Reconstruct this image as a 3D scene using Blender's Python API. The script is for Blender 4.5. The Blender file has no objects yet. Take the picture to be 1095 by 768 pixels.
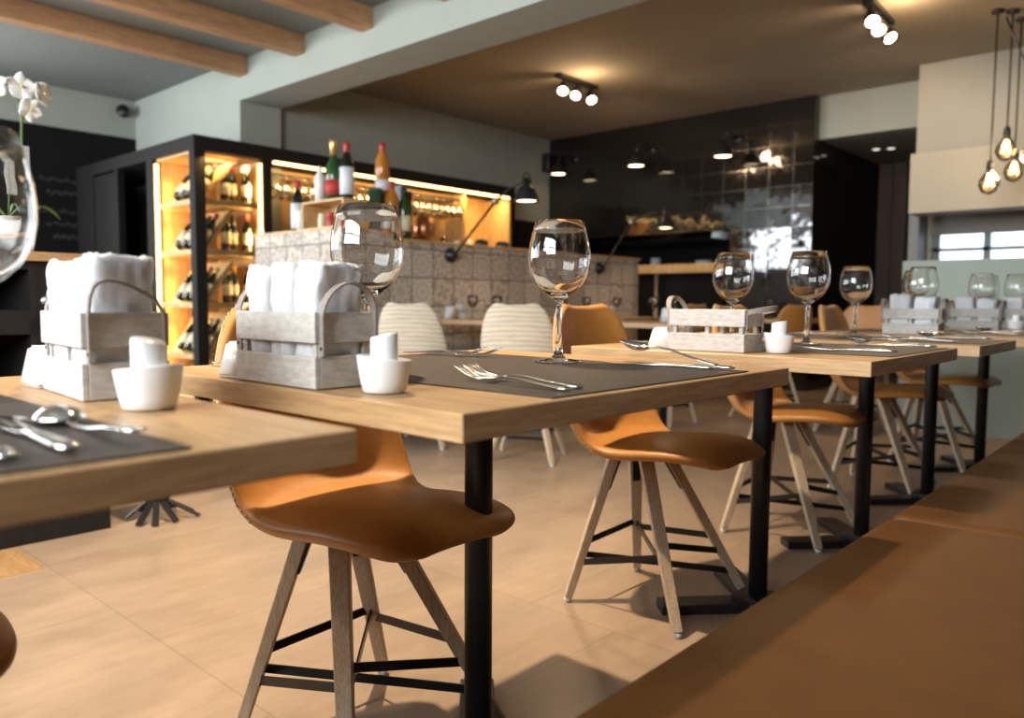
import bpy, bmesh, math, random
from mathutils import Vector, Matrix, noise
random.seed(7)
PI = math.pi
SC = bpy.context.scene
COL = SC.collection

# ------------------------------------------------------------------ camera, world, lights, exposure
cam_d = bpy.data.cameras.new('camera')
cam = bpy.data.objects.new('camera', cam_d)
COL.objects.link(cam)
cam_d.sensor_width = 36.0
cam_d.lens = 835.47 / 1095 * 36
CAM_PITCH, CAM_ROLL, CAM_YAW, CAM_H = 0.0723051, 0.00618511, 0.734712, 0.87
fw = Vector((-math.sin(CAM_YAW) * math.cos(CAM_PITCH), math.cos(CAM_YAW) * math.cos(CAM_PITCH), -math.sin(CAM_PITCH)))
r0 = Vector((math.cos(CAM_YAW), math.sin(CAM_YAW), 0)); u0 = r0.cross(fw)
rr = r0 * math.cos(CAM_ROLL) + u0 * math.sin(CAM_ROLL)
uu = -r0 * math.sin(CAM_ROLL) + u0 * math.cos(CAM_ROLL)
mw = Matrix((rr, uu, -fw)).transposed().to_4x4()
mw.translation = Vector((0, 0, CAM_H))
cam.matrix_world = mw
cam_d.clip_start = 0.02
cam_d.dof.use_dof = True
cam_d.dof.focus_distance = 1.5
cam_d.dof.aperture_fstop = 3.1
SC.camera = cam

SC.view_settings.view_transform = 'Standard'
SC.view_settings.look = 'None'
SC.view_settings.gamma = 1.0
SC.view_settings.use_curve_mapping = False
SC.view_settings.exposure = 0.10
try:
    SC.cycles.caustics_reflective = False
    SC.cycles.caustics_refractive = False
    SC.cycles.sample_clamp_indirect = 6.0
    SC.cycles.max_bounces = 12
    SC.cycles.transmission_bounces = 12
    SC.cycles.use_denoising = True
except Exception:
    pass

world = bpy.data.worlds.new('World'); SC.world = world
world.use_nodes = True
bg = world.node_tree.nodes['Background']
bg.inputs[0].default_value = (0.86, 0.93, 1.0, 1); bg.inputs[1].default_value = 2.2


def area(name, loc, direction, sx, sy, power, color, spread=PI):
    l = bpy.data.lights.new(name, 'AREA'); l.shape = 'RECTANGLE'
    l.size = sx; l.size_y = sy; l.energy = power; l.color = color; l.spread = spread
    o = bpy.data.objects.new(name, l); COL.objects.link(o)
    o.location = loc
    o.rotation_euler = Vector(direction).to_track_quat('-Z', 'Y').to_euler()
    return o


def spot(name, loc, target, power, color, angle=1.6, blend=0.6, radius=0.03):
    l = bpy.data.lights.new(name, 'SPOT'); l.energy = power; l.color = color
    l.spot_size = angle; l.spot_blend = blend; l.shadow_soft_size = radius
    o = bpy.data.objects.new(name, l); COL.objects.link(o)
    o.location = loc
    o.rotation_euler = (Vector(target) - Vector(loc)).to_track_quat('-Z', 'Y').to_euler()
    return o


WARM = (1.0, 0.66, 0.36)
AMB = (1.0, 0.62, 0.24)
WARM2 = (1.0, 0.75, 0.50)
DAY = (0.90, 0.96, 1.0)
# daylight in the three window openings of the wall behind the camera
area('daylight', (-7.3, -2.28, 1.75), (0, 1, 0), 1.9, 1.9, 230, DAY)
area('daylight', (-8.50, -.2, 1.6), (1, 0, 0), 3.0, 1.6, 170, DAY)
area('daylight', (-5.2, -2.28, 1.75), (0, 1, 0), 2.0, 1.9, 60, DAY)
area('daylight', (-0.9, -2.28, 2.0), (0, 1, -.10), 3.0, 1.3, 310, DAY)
# ceiling spots over the aisle beside the row of tables (same kind as the two fixtures in view)
for (x, y, p) in ((-2.1, -0.5, 100), (-2.0, 1.35, 440), (-2.0, 3.6, 200)):
    spot('ceiling_spot_light', (x, y, 2.74), (x + 0.15, y + 0.1, 0), p, WARM2, 1.6, 0.9, 0.035)


# ------------------------------------------------------------------ material helpers
def mat(name, color=(0.5, 0.5, 0.5), rough=0.5, metal=0.0, **kw):
    m = bpy.data.materials.new(name); m.use_nodes = True
    b = m.node_tree.nodes['Principled BSDF']
    b.inputs['Base Color'].default_value = (*color, 1)
    b.inputs['Roughness'].default_value = rough
    b.inputs['Metallic'].default_value = metal
    for k, v in kw.items():
        b.inputs[k].default_value = v
    return m


class NT:
    def __init__(self, m):
        self.m = m; self.t = m.node_tree; self.n = self.t.nodes; self.b = self.n['Principled BSDF']

    def new(self, typ, **kw):
        n = self.n.new(typ)
        for k, v in kw.items():
            if k.startswith('i_'):
                n.inputs[k[2:].replace('_', ' ')].default_value = v
            else:
                setattr(n, k, v)
        return n

    def link(self, a, b):
        self.t.links.new(a, b)

    def coords(self, scale=(1, 1, 1), loc=(0, 0, 0), kind='Object'):
        tc = self.new('ShaderNodeTexCoord'); mp = self.new('ShaderNodeMapping')
        mp.inputs['Scale'].default_value = scale; mp.inputs['Location'].default_value = loc
        self.link(tc.outputs[kind], mp.inputs[0]); return mp.outputs[0]

    def noise(self, vec, scale=5, detail=3, rough=0.5):
        n = self.new('ShaderNodeTexNoise'); n.inputs['Scale'].default_value = scale
        n.inputs['Detail'].default_value = detail; n.inputs['Roughness'].default_value = rough
        self.link(vec, n.inputs['Vector']); return n

    def ramp(self, fac, stops):
        r = self.new('ShaderNodeValToRGB'); e = r.color_ramp.elements
        while len(e) > 1: e.remove(e[0])
        e[0].position = stops[0][0]; e[0].color = (*stops[0][1], 1)
        for p, c in stops[1:]:
            k = e.new(p); k.color = (*c, 1)
        self.link(fac, r.inputs[0]); return r.outputs[0]

    def mix(self, fac, a, b, mode='MIX'):
        n = self.new('ShaderNodeMix', data_type='RGBA', blend_type=mode)
        for i, v in ((0, fac), (6, a), (7, b)):
            if hasattr(v, 'is_output') or hasattr(v, 'links'):
                self.link(v, n.inputs[i])
            elif i == 0: n.inputs[0].default_value = v
            else: n.inputs[i].default_value = (*v, 1)
        return n.outputs[2]

    def math(self, op, a, b=0.0, c=None):
        n = self.new('ShaderNodeMath', operation=op)
        for i, v in enumerate((a, b) if c is None else (a, b, c)):
            if hasattr(v, 'links'): self.link(v, n.inputs[i])
            else: n.inputs[i].default_value = v
        return n.outputs[0]

    def bump(self, height, strength=0.2, dist=0.01):
        n = self.new('ShaderNodeBump'); n.inputs['Strength'].default_value = strength
        n.inputs['Distance'].default_value = dist
        self.link(height, n.inputs['Height']); self.link(n.outputs[0], self.b.inputs['Normal']); return n

    def color(self, out): self.link(out, self.b.inputs['Base Color'])


def noisy(name, c1, c2, scale=(4, 4, 4), ns=5, rough=0.5, bump=0.0, detail=4, metal=0.0, kind='Object', bd=0.005):
    m = mat(name, c1, rough, metal); t = NT(m)
    n = t.noise(t.coords(scale, kind=kind), ns, detail, 0.6)
    t.color(t.ramp(n.outputs[0], [(0.3, c1), (0.7, c2)]))
    if bump: t.bump(n.outputs[0], bump, bd)
    return m


M = {}
# table oak, grain running along local X or along local Y
def oak(name, scale, c1, c2, rough=0.42):
    m = mat(name, c1, rough); t = NT(m)
    v = t.coords(scale)
    n = t.noise(v, 3.0, 6, 0.65); n2 = t.noise(v, 14.0, 3, 0.6)
    a = t.ramp(n.outputs[0], [(0.3, c1), (0.7, c2)])
    f = t.ramp(n2.outputs[0], [(0.42, (0.78, 0.78, 0.78)), (0.6, (1, 1, 1))])
    t.color(t.mix(1.0, a, f, 'MULTIPLY')); t.bump(n2.outputs[0], 0.08, 0.002)
    return m
M['oak_x'] = oak('oak_grain_x', (0.8, 9, 9), (0.41, 0.235, 0.10), (0.53, 0.33, 0.155))
M['oak_y'] = oak('oak_grain_y', (9, 0.8, 9), (0.40, 0.235, 0.105), (0.50, 0.315, 0.155))
M['beam'] = oak('pine_beam', (6, 0.5, 6), (0.42, 0.22, 0.10), (0.58, 0.34, 0.18), 0.6)
M['leg_oak'] = oak('pale_oak_leg', (20, 20, 2), (0.52, 0.40, 0.27), (0.66, 0.53, 0.38), 0.5)
M['warm_wood'] = oak('warm_oak_veneer', (3, 3, 0.6), (0.62, 0.38, 0.15), (0.72, 0.46, 0.20), 0.45)
M['dark_wood'] = oak('black_stained_wood', (12, 12, 0.8), (0.007, 0.006, 0.006), (0.016, 0.014, 0.012), 0.7)
M['brown_planks'] = oak('brown_wood_planks', (7, 7, 0.5), (0.035, 0.018, 0.010), (0.07, 0.035, 0.02), 0.6)
M['grey_wood'] = noisy('whitewashed_wood', (0.38, 0.35, 0.31), (0.58, 0.55, 0.51), (10, 10, 30), 4, 0.75, 0.15)
M['black_metal'] = mat('black_powder_coat', (0.012, 0.012, 0.013), 0.38)
M['flat_iron'] = mat('black_flat_iron', (0.03, 0.03, 0.03), 0.32, 0.6)
M['steel'] = mat('polished_steel', (0.72, 0.70, 0.67), 0.13, 1.0)
M['brushed'] = mat('brushed_steel', (0.45, 0.44, 0.42), 0.3, 1.0)
M['porcelain'] = mat('white_porcelain', (0.78, 0.77, 0.75), 0.25)
M['leather'] = noisy('cognac_leather', (0.43, 0.185, 0.040), (0.50, 0.225, 0.055), (6, 6, 6), 6, 0.42, 0.04)
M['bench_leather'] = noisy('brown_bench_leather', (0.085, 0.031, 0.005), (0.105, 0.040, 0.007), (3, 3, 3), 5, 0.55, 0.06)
M['mat'] = noisy('dark_leather_mat', (0.022, 0.016, 0.011), (0.034, 0.025, 0.018), (40, 40, 40), 8, 0.5, 0.08, bd=0.001)
M['strap'] = noisy('grey_leather_strap', (0.20, 0.165, 0.145), (0.30, 0.25, 0.22), (30, 30, 30), 5, 0.6, 0.1)
M['white_wall'] = noisy('pale_plaster', (0.34, 0.365, 0.32), (0.365, 0.39, 0.345), (1, 1, 1), 3, 0.85)
M['grey_wall'] = noisy('grey_green_plaster', (0.30, 0.32, 0.28), (0.33, 0.35, 0.31), (1, 1, 1), 3, 0.85)
M['cream_wall'] = noisy('cream_plaster', (0.38, 0.37, 0.31), (0.405, 0.395, 0.335), (1, 1, 1), 3, 0.8)
M['sage'] = noisy('sage_paint', (0.36, 0.42, 0.36), (0.39, 0.45, 0.39), (1, 1, 1), 3, 0.7)
M['ceil_front'] = noisy('grey_ceiling_paint', (0.20, 0.215, 0.20), (0.215, 0.23, 0.215), (1, 1, 1), 2, 0.9)
M['ceil_rear'] = noisy('taupe_ceiling', (0.33, 0.30, 0.24), (0.35, 0.32, 0.255), (1, 1, 1), 2, 0.9)  # rear ceiling tone, warmer and lighter than the front ceiling
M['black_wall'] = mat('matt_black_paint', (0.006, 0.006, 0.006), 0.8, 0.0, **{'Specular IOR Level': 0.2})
M['dark_wood'].node_tree.nodes['Principled BSDF'].inputs['Specular IOR Level'].default_value = 0.25
M['chalk'] = mat('chalk_writing', (0.05, 0.05, 0.052), 0.9)
M['blind'] = noisy('grey_roller_blind', (0.22, 0.20, 0.18), (0.26, 0.24, 0.21), (2, 2, 60), 3, 0.8)
M['grey_frame'] = mat('grey_frame_paint', (0.20, 0.23, 0.25), 0.5)
M['towel'] = noisy('white_terry', (0.62, 0.62, 0.635), (0.72, 0.72, 0.735), (60, 60, 60), 8, 0.95, 0.6, bd=0.004)
M['petal'] = mat('white_petal', (0.85, 0.83, 0.78), 0.6)
M['petal_centre'] = mat('yellow_orchid_lip', (0.65, 0.50, 0.10), 0.6)
M['stem_green'] = mat('green_stem', (0.10, 0.16, 0.05), 0.6)
M['leaf'] = mat('green_leaf', (0.12, 0.20, 0.05), 0.5)
M['bottle_dark'] = mat('dark_bottle_glass', (0.008, 0.012, 0.006), 0.08)
M['bottle_green'] = mat('green_bottle_glass', (0.02, 0.07, 0.02), 0.08)
M['bottle_amber'] = mat('amber_spirit_glass', (0.45, 0.16, 0.02), 0.1)
M['label_cream'] = mat('cream_paper_label', (0.72, 0.66, 0.48), 0.7)
M['label_white'] = mat('white_paper_label', (0.72, 0.75, 0.78), 0.7)
M['label_red'] = mat('red_paper_label', (0.45, 0.03, 0.03), 0.6)
M['cap_red'] = mat('red_foil', (0.40, 0.02, 0.02), 0.4)
M['cap_gold'] = mat('gold_foil', (0.75, 0.50, 0.18), 0.35, 0.8)
M['cap_black'] = mat('black_foil', (0.02, 0.02, 0.02), 0.4)
M['tin_green'] = mat('green_gift_tin', (0.05, 0.12, 0.07), 0.35)
M['copper'] = mat('copper_pot', (0.55, 0.25, 0.12), 0.3, 0.9)
M['book'] = mat('dark_board', (0.05, 0.045, 0.04), 0.6)
M['fabric_dark'] = mat('dark_brown_upholstery', (0.07, 0.05, 0.04), 0.8)
M['rubber'] = mat('white_foot_glide', (0.65, 0.65, 0.62), 0.5)
M['thread'] = mat('pale_thread', (0.55, 0.42, 0.28), 0.7)


def emit(name, color, strength):
    m = mat(name, (0, 0, 0), 0.5); b = m.node_tree.nodes['Principled BSDF']
    b.inputs['Emission Color'].default_value = (*color, 1); b.inputs['Emission Strength'].default_value = strength
    return m
M['led'] = emit('warm_led_strip', (1.0, 0.60, 0.20), 9)
M['filament'] = emit('glowing_filament', (1.0, 0.70, 0.36), 14)
M['bulb'] = emit('warm_lamp_bulb', (1.0, 0.78, 0.50), 30)
M['lamp_inside'] = emit('lit_lamp_disc', (1.0, 0.76, 0.46), 9)
M['downlight'] = emit('small_downlight', (0.9, 0.85, 0.7), 1.2)
M['dim_led'] = emit('dim_warm_glow', (1.0, 0.7, 0.35), 2.0)

# clear glass
def glass(name, color=(1, 1, 1), rough=0.0, ior=1.48):
    m = bpy.data.materials.new(name); m.use_nodes = True
    b = m.node_tree.nodes['Principled BSDF']
    b.inputs['Base Color'].default_value = (*color, 1); b.inputs['Transmission Weight'].default_value = 1
    b.inputs['Roughness'].default_value = rough; b.inputs['IOR'].default_value = ior
    return m
M['glass'] = glass('clear_wine_glass', (0.99, 0.99, 0.98))
def thin_glass(name, tint=(0.95, 0.97, 0.96), f=1.35):
    m = bpy.data.materials.new(name); m.use_nodes = True; t = m.node_tree; t.nodes.clear()
    o = t.nodes.new('ShaderNodeOutputMaterial'); mx = t.nodes.new('ShaderNodeMixShader')
    tr = t.nodes.new('ShaderNodeBsdfTransparent'); gl = t.nodes.new('ShaderNodeBsdfGlossy'); fr = t.nodes.new('ShaderNodeFresnel')
    fr.inputs[0].default_value = f; tr.inputs[0].default_value = (*tint, 1); gl.inputs['Roughness'].default_value = 0.02
    t.links.new(fr.outputs[0], mx.inputs[0]); t.links.new(tr.outputs[0], mx.inputs[1]); t.links.new(gl.outputs[0], mx.inputs[2])
    t.links.new(mx.outputs[0], o.inputs[0]); return m
M['pane'] = thin_glass('thin_clear_pane')
M['bar_glass'] = thin_glass('thin_bar_glass', (0.9, 0.88, 0.84), 1.6)
M['amber_globe'] = thin_glass('amber_bulb_globe', (1.0, 0.86, 0.66), 1.45)

# floor: large stone tiles with thin joints
def floor_mat():
    m = mat('sand_stone_tiles', (0.4, 0.3, 0.2), 0.38); t = NT(m)
    v = t.coords((1, 1, 1), (1.98, 0.0, 0))
    br = t.new('ShaderNodeTexBrick'); br.offset = 0.35; br.offset_frequency = 2; br.squash = 1
    br.inputs['Scale'].default_value = 1.0; br.inputs['Mortar Size'].default_value = 0.0022
    br.inputs['Mortar Smooth'].default_value = 0.2; br.inputs['Bias'].default_value = 0
    br.inputs['Brick Width'].default_value = 0.835; br.inputs['Row Height'].default_value = 0.84
    br.inputs['Color1'].default_value = (0.35, 0.268, 0.195, 1); br.inputs['Color2'].default_value = (0.39, 0.298, 0.217, 1)
    br.inputs['Mortar'].default_value = (0.27, 0.20, 0.14, 1)
    t.link(v, br.inputs['Vector'])
    n = t.noise(t.coords((2.2, 1.1, 1)), 2.4, 6, 0.65)
    n2 = t.noise(t.coords((9, 2.2, 1)), 3.0, 4, 0.6)
    a = t.ramp(n.outputs[0], [(0.3, (0.80, 0.78, 0.76)), (0.7, (1.08, 1.05, 1.02))])
    b = t.ramp(n2.outputs[0], [(0.35, (0.93, 0.93, 0.93)), (0.65, (1.04, 1.04, 1.04))])
    t.color(t.mix(1.0, t.mix(1.0, br.outputs[0], a, 'MULTIPLY'), b, 'MULTIPLY'))
    r = t.ramp(n.outputs[0], [(0.3, (0.30,) * 3), (0.7, (0.46,) * 3)])
    t.link(r, t.b.inputs['Roughness'])
    return m
M['floor'] = floor_mat()

# glossy black wall tiles, every tile slightly out of plane
def black_tiles():
    m = mat('glossy_black_tiles', (0.01, 0.01, 0.01), 0.07); t = NT(m)
    tc = t.new('ShaderNodeTexCoord'); sep = t.new('ShaderNodeSeparateXYZ'); t.link(tc.outputs['Object'], sep.inputs[0])
    cb = t.new('ShaderNodeCombineXYZ')
    hx = t.math('ADD', sep.outputs[0], sep.outputs[1])
    t.link(hx, cb.inputs[0]); t.link(sep.outputs[2], cb.inputs[1])
    br = t.new('ShaderNodeTexBrick'); br.offset = 0.0
    br.inputs['Scale'].default_value = 1; br.inputs['Mortar Size'].default_value = 0.006; br.inputs['Mortar Smooth'].default_value = 0.3
    br.inputs['Brick Width'].default_value = 0.25; br.inputs['Row Height'].default_value = 0.205
    br.inputs['Color1'].default_value = (0, 0, 0, 1); br.inputs['Color2'].default_value = (1, 1, 1, 1); br.inputs['Mortar'].default_value = (0.5, 0.5, 0.5, 1)
    t.link(cb.outputs[0], br.inputs['Vector'])
    t.color(t.mix(br.outputs['Fac'], (0.011, 0.010, 0.009), (0.013, 0.012, 0.010)))
    sx = t.math('FLOOR', t.math('DIVIDE', hx, 0.25)); sz = t.math('FLOOR', t.math('DIVIDE', sep.outputs[2], 0.205))
    c2 = t.new('ShaderNodeCombineXYZ'); t.link(sx, c2.inputs[0]); t.link(sz, c2.inputs[1])
    wn = t.new('ShaderNodeTexWhiteNoise'); wn.noise_dimensions = '3D'; t.link(c2.outputs[0], wn.inputs['Vector'])
    geo = t.new('ShaderNodeNewGeometry')
    sub = t.new('ShaderNodeVectorMath', operation='SUBTRACT'); t.link(wn.outputs['Color'], sub.inputs[0]); sub.inputs[1].default_value = (0.5, 0.5, 0.5)
    sc = t.new('ShaderNodeVectorMath', operation='SCALE'); t.link(sub.outputs[0], sc.inputs[0]); sc.inputs['Scale'].default_value = 0.026
    nz = t.noise(t.coords((1, 1, 1)), 14, 2, 0.5)
    s2 = t.new('ShaderNodeVectorMath', operation='SUBTRACT'); t.link(nz.outputs['Color'], s2.inputs[0]); s2.inputs[1].default_value = (0.5, 0.5, 0.5)
    sc2 = t.new('ShaderNodeVectorMath', operation='SCALE'); t.link(s2.outputs[0], sc2.inputs[0]); sc2.inputs['Scale'].default_value = 0.055
    ad = t.new('ShaderNodeVectorMath', operation='ADD'); t.link(sc.outputs[0], ad.inputs[0]); t.link(sc2.outputs[0], ad.inputs[1])
    ad2 = t.new('ShaderNodeVectorMath', operation='ADD'); t.link(ad.outputs[0], ad2.inputs[0]); t.link(geo.outputs['Normal'], ad2.inputs[1])
    nm = t.new('ShaderNodeVectorMath', operation='NORMALIZE'); t.link(ad2.outputs[0], nm.inputs[0])
    t.link(nm.outputs[0], t.b.inputs['Normal'])
    t.b.inputs['IOR'].default_value = 1.75
    r = t.mix(br.outputs['Fac'], (0.06,) * 3, (0.16,) * 3); t.link(r, t.b.inputs['Roughness'])
    return m
M['black_tiles'] = black_tiles()

# patchwork of patterned cement tiles (u = X + Y, v = Z)
def pattern_tiles():
    m = mat('patterned_cement_tiles', (0.5, 0.45, 0.4), 0.6); t = NT(m)
    S = 0.205
    tc = t.new('ShaderNodeTexCoord'); sep = t.new('ShaderNodeSeparateXYZ'); t.link(tc.outputs['Object'], sep.inputs[0])
    u = t.math('DIVIDE', t.math('ADD', sep.outputs[0], sep.outputs[1]), S); v = t.math('DIVIDE', t.math('SUBTRACT', sep.outputs[2], 0.02), S)
    fu, fv = t.math('FLOOR', u), t.math('FLOOR', v)
    c = t.new('ShaderNodeCombineXYZ'); t.link(fu, c.inputs[0]); t.link(fv, c.inputs[1])
    wn = t.new('ShaderNodeTexWhiteNoise'); t.link(c.outputs[0], wn.inputs['Vector'])
    a = t.math('SUBTRACT', t.math('FRACT', u), 0.5); b = t.math('SUBTRACT', t.math('FRACT', v), 0.5)
    rad = t.math('SQRT', t.math('ADD', t.math('MULTIPLY', a, a), t.math('MULTIPLY', b, b)))
    ang = t.math('ARCTAN2', a, b)
    k = t.math('ADD', 12.0, t.math('MULTIPLY', wn.outputs['Value'], 16.0))
    lobes = t.math('MULTIPLY', t.math('ROUND', t.math('ADD', 1.0, t.math('MULTIPLY', wn.outputs['Value'], 2.4))), 4.0)
    wave = t.math('SINE', t.math('ADD', t.math('MULTIPLY', rad, k), t.math('MULTIPLY', t.math('SINE', t.math('MULTIPLY', ang, lobes)), 1.6)))
    w01 = t.math('GREATER_THAN', wave, 0.25)
    nz = t.noise(t.coords((1, 1, 1)), 14, 5, 0.7)
    base = t.ramp(wn.outputs['Value'], [(0.0, (0.50, 0.43, 0.35)), (0.35, (0.62, 0.55, 0.46)), (0.6, (0.43, 0.37, 0.31)), (1.0, (0.66, 0.60, 0.51))])
    dark = t.mix(1.0, base, (0.62, 0.58, 0.54), 'MULTIPLY')
    f = t.math('MULTIPLY', w01, t.math('MULTIPLY_ADD', nz.outputs[0], .8, .45))
    col = t.mix(f, base, dark)
    edge = t.math('GREATER_THAN', t.math('MAXIMUM', t.math('ABSOLUTE', a), t.math('ABSOLUTE', b)), 0.476)
    t.color(t.mix(edge, col, (0.15, 0.12, 0.10)))
    return m
M['pattern_tiles'] = pattern_tiles()

def stripes():
    m = mat('striped_cream_fabric', (0.6, 0.5, 0.4), 0.85); t = NT(m)
    tc = t.new('ShaderNodeTexCoord'); sep = t.new('ShaderNodeSeparateXYZ'); t.link(tc.outputs['Object'], sep.inputs[0])
    nz = t.noise(t.coords((3, 3, 14)), 3, 3, 0.6)
    z = t.math('ADD', t.math('MULTIPLY', sep.outputs[2], 260.0), t.math('MULTIPLY', nz.outputs[0], 7.0))
    z2 = t.math('ADD', t.math('MULTIPLY', sep.outputs[0], 60.0), z)
    s = t.math('ADD', t.math('MULTIPLY', t.math('SINE', z2), 0.5), 0.5)
    t.color(t.ramp(s, [(0.15, (0.48, 0.42, 0.33)), (0.60, (0.68, 0.58, 0.43))]))
    return m
M['stripes'] = stripes()

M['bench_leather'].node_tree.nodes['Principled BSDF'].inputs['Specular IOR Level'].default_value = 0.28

# ------------------------------------------------------------------ mesh helpers
def link(o, parent=None):
    COL.objects.link(o)
    if parent is not None: o.parent = parent
    return o


def mk(name, bm, m, parent=None, smooth=False, loc=None, rot=None):
    me = bpy.data.meshes.new(name); bm.normal_update(); bm.to_mesh(me); bm.free()
    ms = m if isinstance(m, (list, tuple)) else [m]
    for x in ms: me.materials.append(M[x] if isinstance(x, str) else x)
    if smooth:
        for p in me.polygons: p.use_smooth = True
    o = bpy.data.objects.new(name, me)
    if loc: o.location = loc
    if rot: o.rotation_euler = rot
    return link(o, parent)


def B(): return bmesh.new()


def box(bm, lo, hi, bev=0.0, seg=2, mi=0):
    ctr = [(a + b) / 2 for a, b in zip(lo, hi)]; s = [abs(b - a) for a, b in zip(lo, hi)]
    r = bmesh.ops.create_cube(bm, size=1.0, matrix=Matrix.Translation(ctr) @ Matrix.Diagonal((*s, 1)))
    fs = list({f for v in r['verts'] for f in v.link_faces})
    for f in fs: f.material_index = mi
    if bev > 0:
        es = list({e for v in r['verts'] for e in v.link_edges})
        bmesh.ops.bevel(bm, geom=es, offset=bev, segments=seg, affect='EDGES', profile=0.7)
    return bm


def bar(bm, a, b, w, h, up=(0, 0, 1), bev=0.0, w2=None, h2=None):
    """a straight bar with rectangular section w x h from a to b"""
    a, b = Vector(a), Vector(b); d = (b - a).normalized(); up = Vector(up)
    s = d.cross(up)
    if s.length < 1e-4: s = d.cross(Vector((1, 0, 0)))
    s.normalize(); u = s.cross(d).normalized()
    w2 = w if w2 is None else w2; h2 = h if h2 is None else h2
    vs = []
    for p, ww, hh in ((a, w, h), (b, w2, h2)):
        for i, j in ((-1, -1), (1, -1), (1, 1), (-1, 1)):
            vs.append(bm.verts.new(p + s * i * ww / 2 + u * j * hh / 2))
    fs = [(3, 2, 1, 0), (4, 5, 6, 7), (0, 1, 5, 4), (1, 2, 6, 5), (2, 3, 7, 6), (3, 0, 4, 7)]
    faces = [bm.faces.new([vs[k] for k in f]) for f in fs]
    if bev:
        es = list({e for f in faces for e in f.edges}); bmesh.ops.bevel(bm, geom=es, offset=bev, segments=1, affect='EDGES')
    return bm


def lathe(bm, prof, seg=32, ctr=(0, 0, 0), mi=0, closed=False, sx=1.0, sy=1.0):
    cx, cy, cz = ctr; rings = []
    for r, z in prof:
        if r < 1e-6: rings.append([bm.verts.new((cx, cy, cz + z))])
        else: rings.append([bm.verts.new((cx + sx * r * math.cos(2 * PI * k / seg), cy + sy * r * math.sin(2 * PI * k / seg), cz + z)) for k in range(seg)])
    pairs = list(zip(rings[:-1], rings[1:]))
    if closed: pairs.append((rings[-1], rings[0]))
    for A, Bq in pairs:
        for k in range(seg):
            k2 = (k + 1) % seg
            if len(A) == 1 and len(Bq) == 1: break
            if len(A) == 1: f = bm.faces.new((A[0], Bq[k2], Bq[k]))
            elif len(Bq) == 1: f = bm.faces.new((A[k], A[k2], Bq[0]))
            else: f = bm.faces.new((A[k], A[k2], Bq[k2], Bq[k]))
            f.material_index = mi
    return bm


def tube(bm, pts, r, seg=8, cap=True, flat=None, mi=0):
    """round tube (or flat strap when flat=(w,h)) through pts; r number or list"""
    pts = [Vector(p) for p in pts]; n = len(pts); rings = []
    prev = None
    for i, p in enumerate(pts):
        d = (pts[min(i + 1, n - 1)] - pts[max(i - 1, 0)]).normalized()
        if prev is None:
            ref = Vector((0, 0, 1)) if abs(d.z) < 0.9 else Vector((0, 1, 0))
            s = d.cross(ref).normalized()
        else:
            s = (prev - d * prev.dot(d)).normalized()
        prev = s; u = d.cross(s)
        rad = r[i] if isinstance(r, (list, tuple)) else r
        ring = []
        for k in range(seg):
            a = 2 * PI * k / seg
            ring.append(bm.verts.new(p + s * math.cos(a) * rad + u * math.sin(a) * rad))
        rings.append(ring)
    for A, Q in zip(rings[:-1], rings[1:]):
        for k in range(seg):
            f = bm.faces.new((A[k], A[(k + 1) % seg], Q[(k + 1) % seg], Q[k])); f.material_index = mi
    if cap:
        bm.faces.new(list(reversed(rings[0]))); bm.faces.new(rings[-1])
    return bm


def strap(bm, pts, side, w, th):
    """flat strap: pts path, side = constant direction of its width"""
    side = Vector(side).normalized(); pts = [Vector(p) for p in pts]; n = len(pts); rings = []
    for i, p in enumerate(pts):
        d = (pts[min(i + 1, n - 1)] - pts[max(i - 1, 0)]).normalized(); u = d.cross(side).normalized()
        rings.append([bm.verts.new(p + side * a * w / 2 + u * b * th / 2) for a, b in ((-1, -1), (1, -1), (1, 1), (-1, 1))])
    for A, Q in zip(rings[:-1], rings[1:]):
        for k in range(4): bm.faces.new((A[k], A[(k + 1) % 4], Q[(k + 1) % 4], Q[k]))
    bm.faces.new(list(reversed(rings[0]))); bm.faces.new(rings[-1])
    return bm


def loft(bm, st, seg=10):
    """st: list of (x, y, z, half_width_y, half_height_z) along x"""
    rings = []
    for x, y, z, w, h in st:
        rings.append([bm.verts.new((x, y + w * math.cos(2 * PI * k / seg), z + h * math.sin(2 * PI * k / seg))) for k in range(seg)])
    for A, Q in zip(rings[:-1], rings[1:]):
        for k in range(seg): bm.faces.new((A[k], A[(k + 1) % seg], Q[(k + 1) % seg], Q[k]))
    bm.faces.new(list(reversed(rings[0]))); bm.faces.new(rings[-1])
    return bm


def prism(bm, pts, axis, a, b):
    """extrude the polygon pts (two coordinates) along axis from a to b"""
    def P(p, t):
        return {'x': (t, p[0], p[1]), 'y': (p[0], t, p[1]), 'z': (p[0], p[1], t)}[axis]
    A = [bm.verts.new(P(p, a)) for p in pts]; Q = [bm.verts.new(P(p, b)) for p in pts]; n = len(pts)
    bm.faces.new(A); bm.faces.new(list(reversed(Q)))
    for i in range(n): bm.faces.new((A[i], Q[i], Q[(i + 1) % n], A[(i + 1) % n]))
    bmesh.ops.recalc_face_normals(bm, faces=bm.faces[:])
    return bm


def thing(name, label, cat, loc=(0, 0, 0), rotz=0.0, group=None):
    o = bpy.data.objects.new(name, None); o.empty_display_size = 0.1; COL.objects.link(o)
    o.location = loc; o.rotation_euler = (0, 0, rotz); o['label'] = label; o['category'] = cat
    if group: o['group'] = group
    return o


def tag(o, label, cat, group=None, kind=None):
    o['label'] = label; o['category'] = cat
    if group: o['group'] = group
    if kind: o['kind'] = kind
    return o


def struct(name, bm, m, smooth=False):
    o = mk(name, bm, m, None, smooth); o['kind'] = 'structure'; return o


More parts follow.
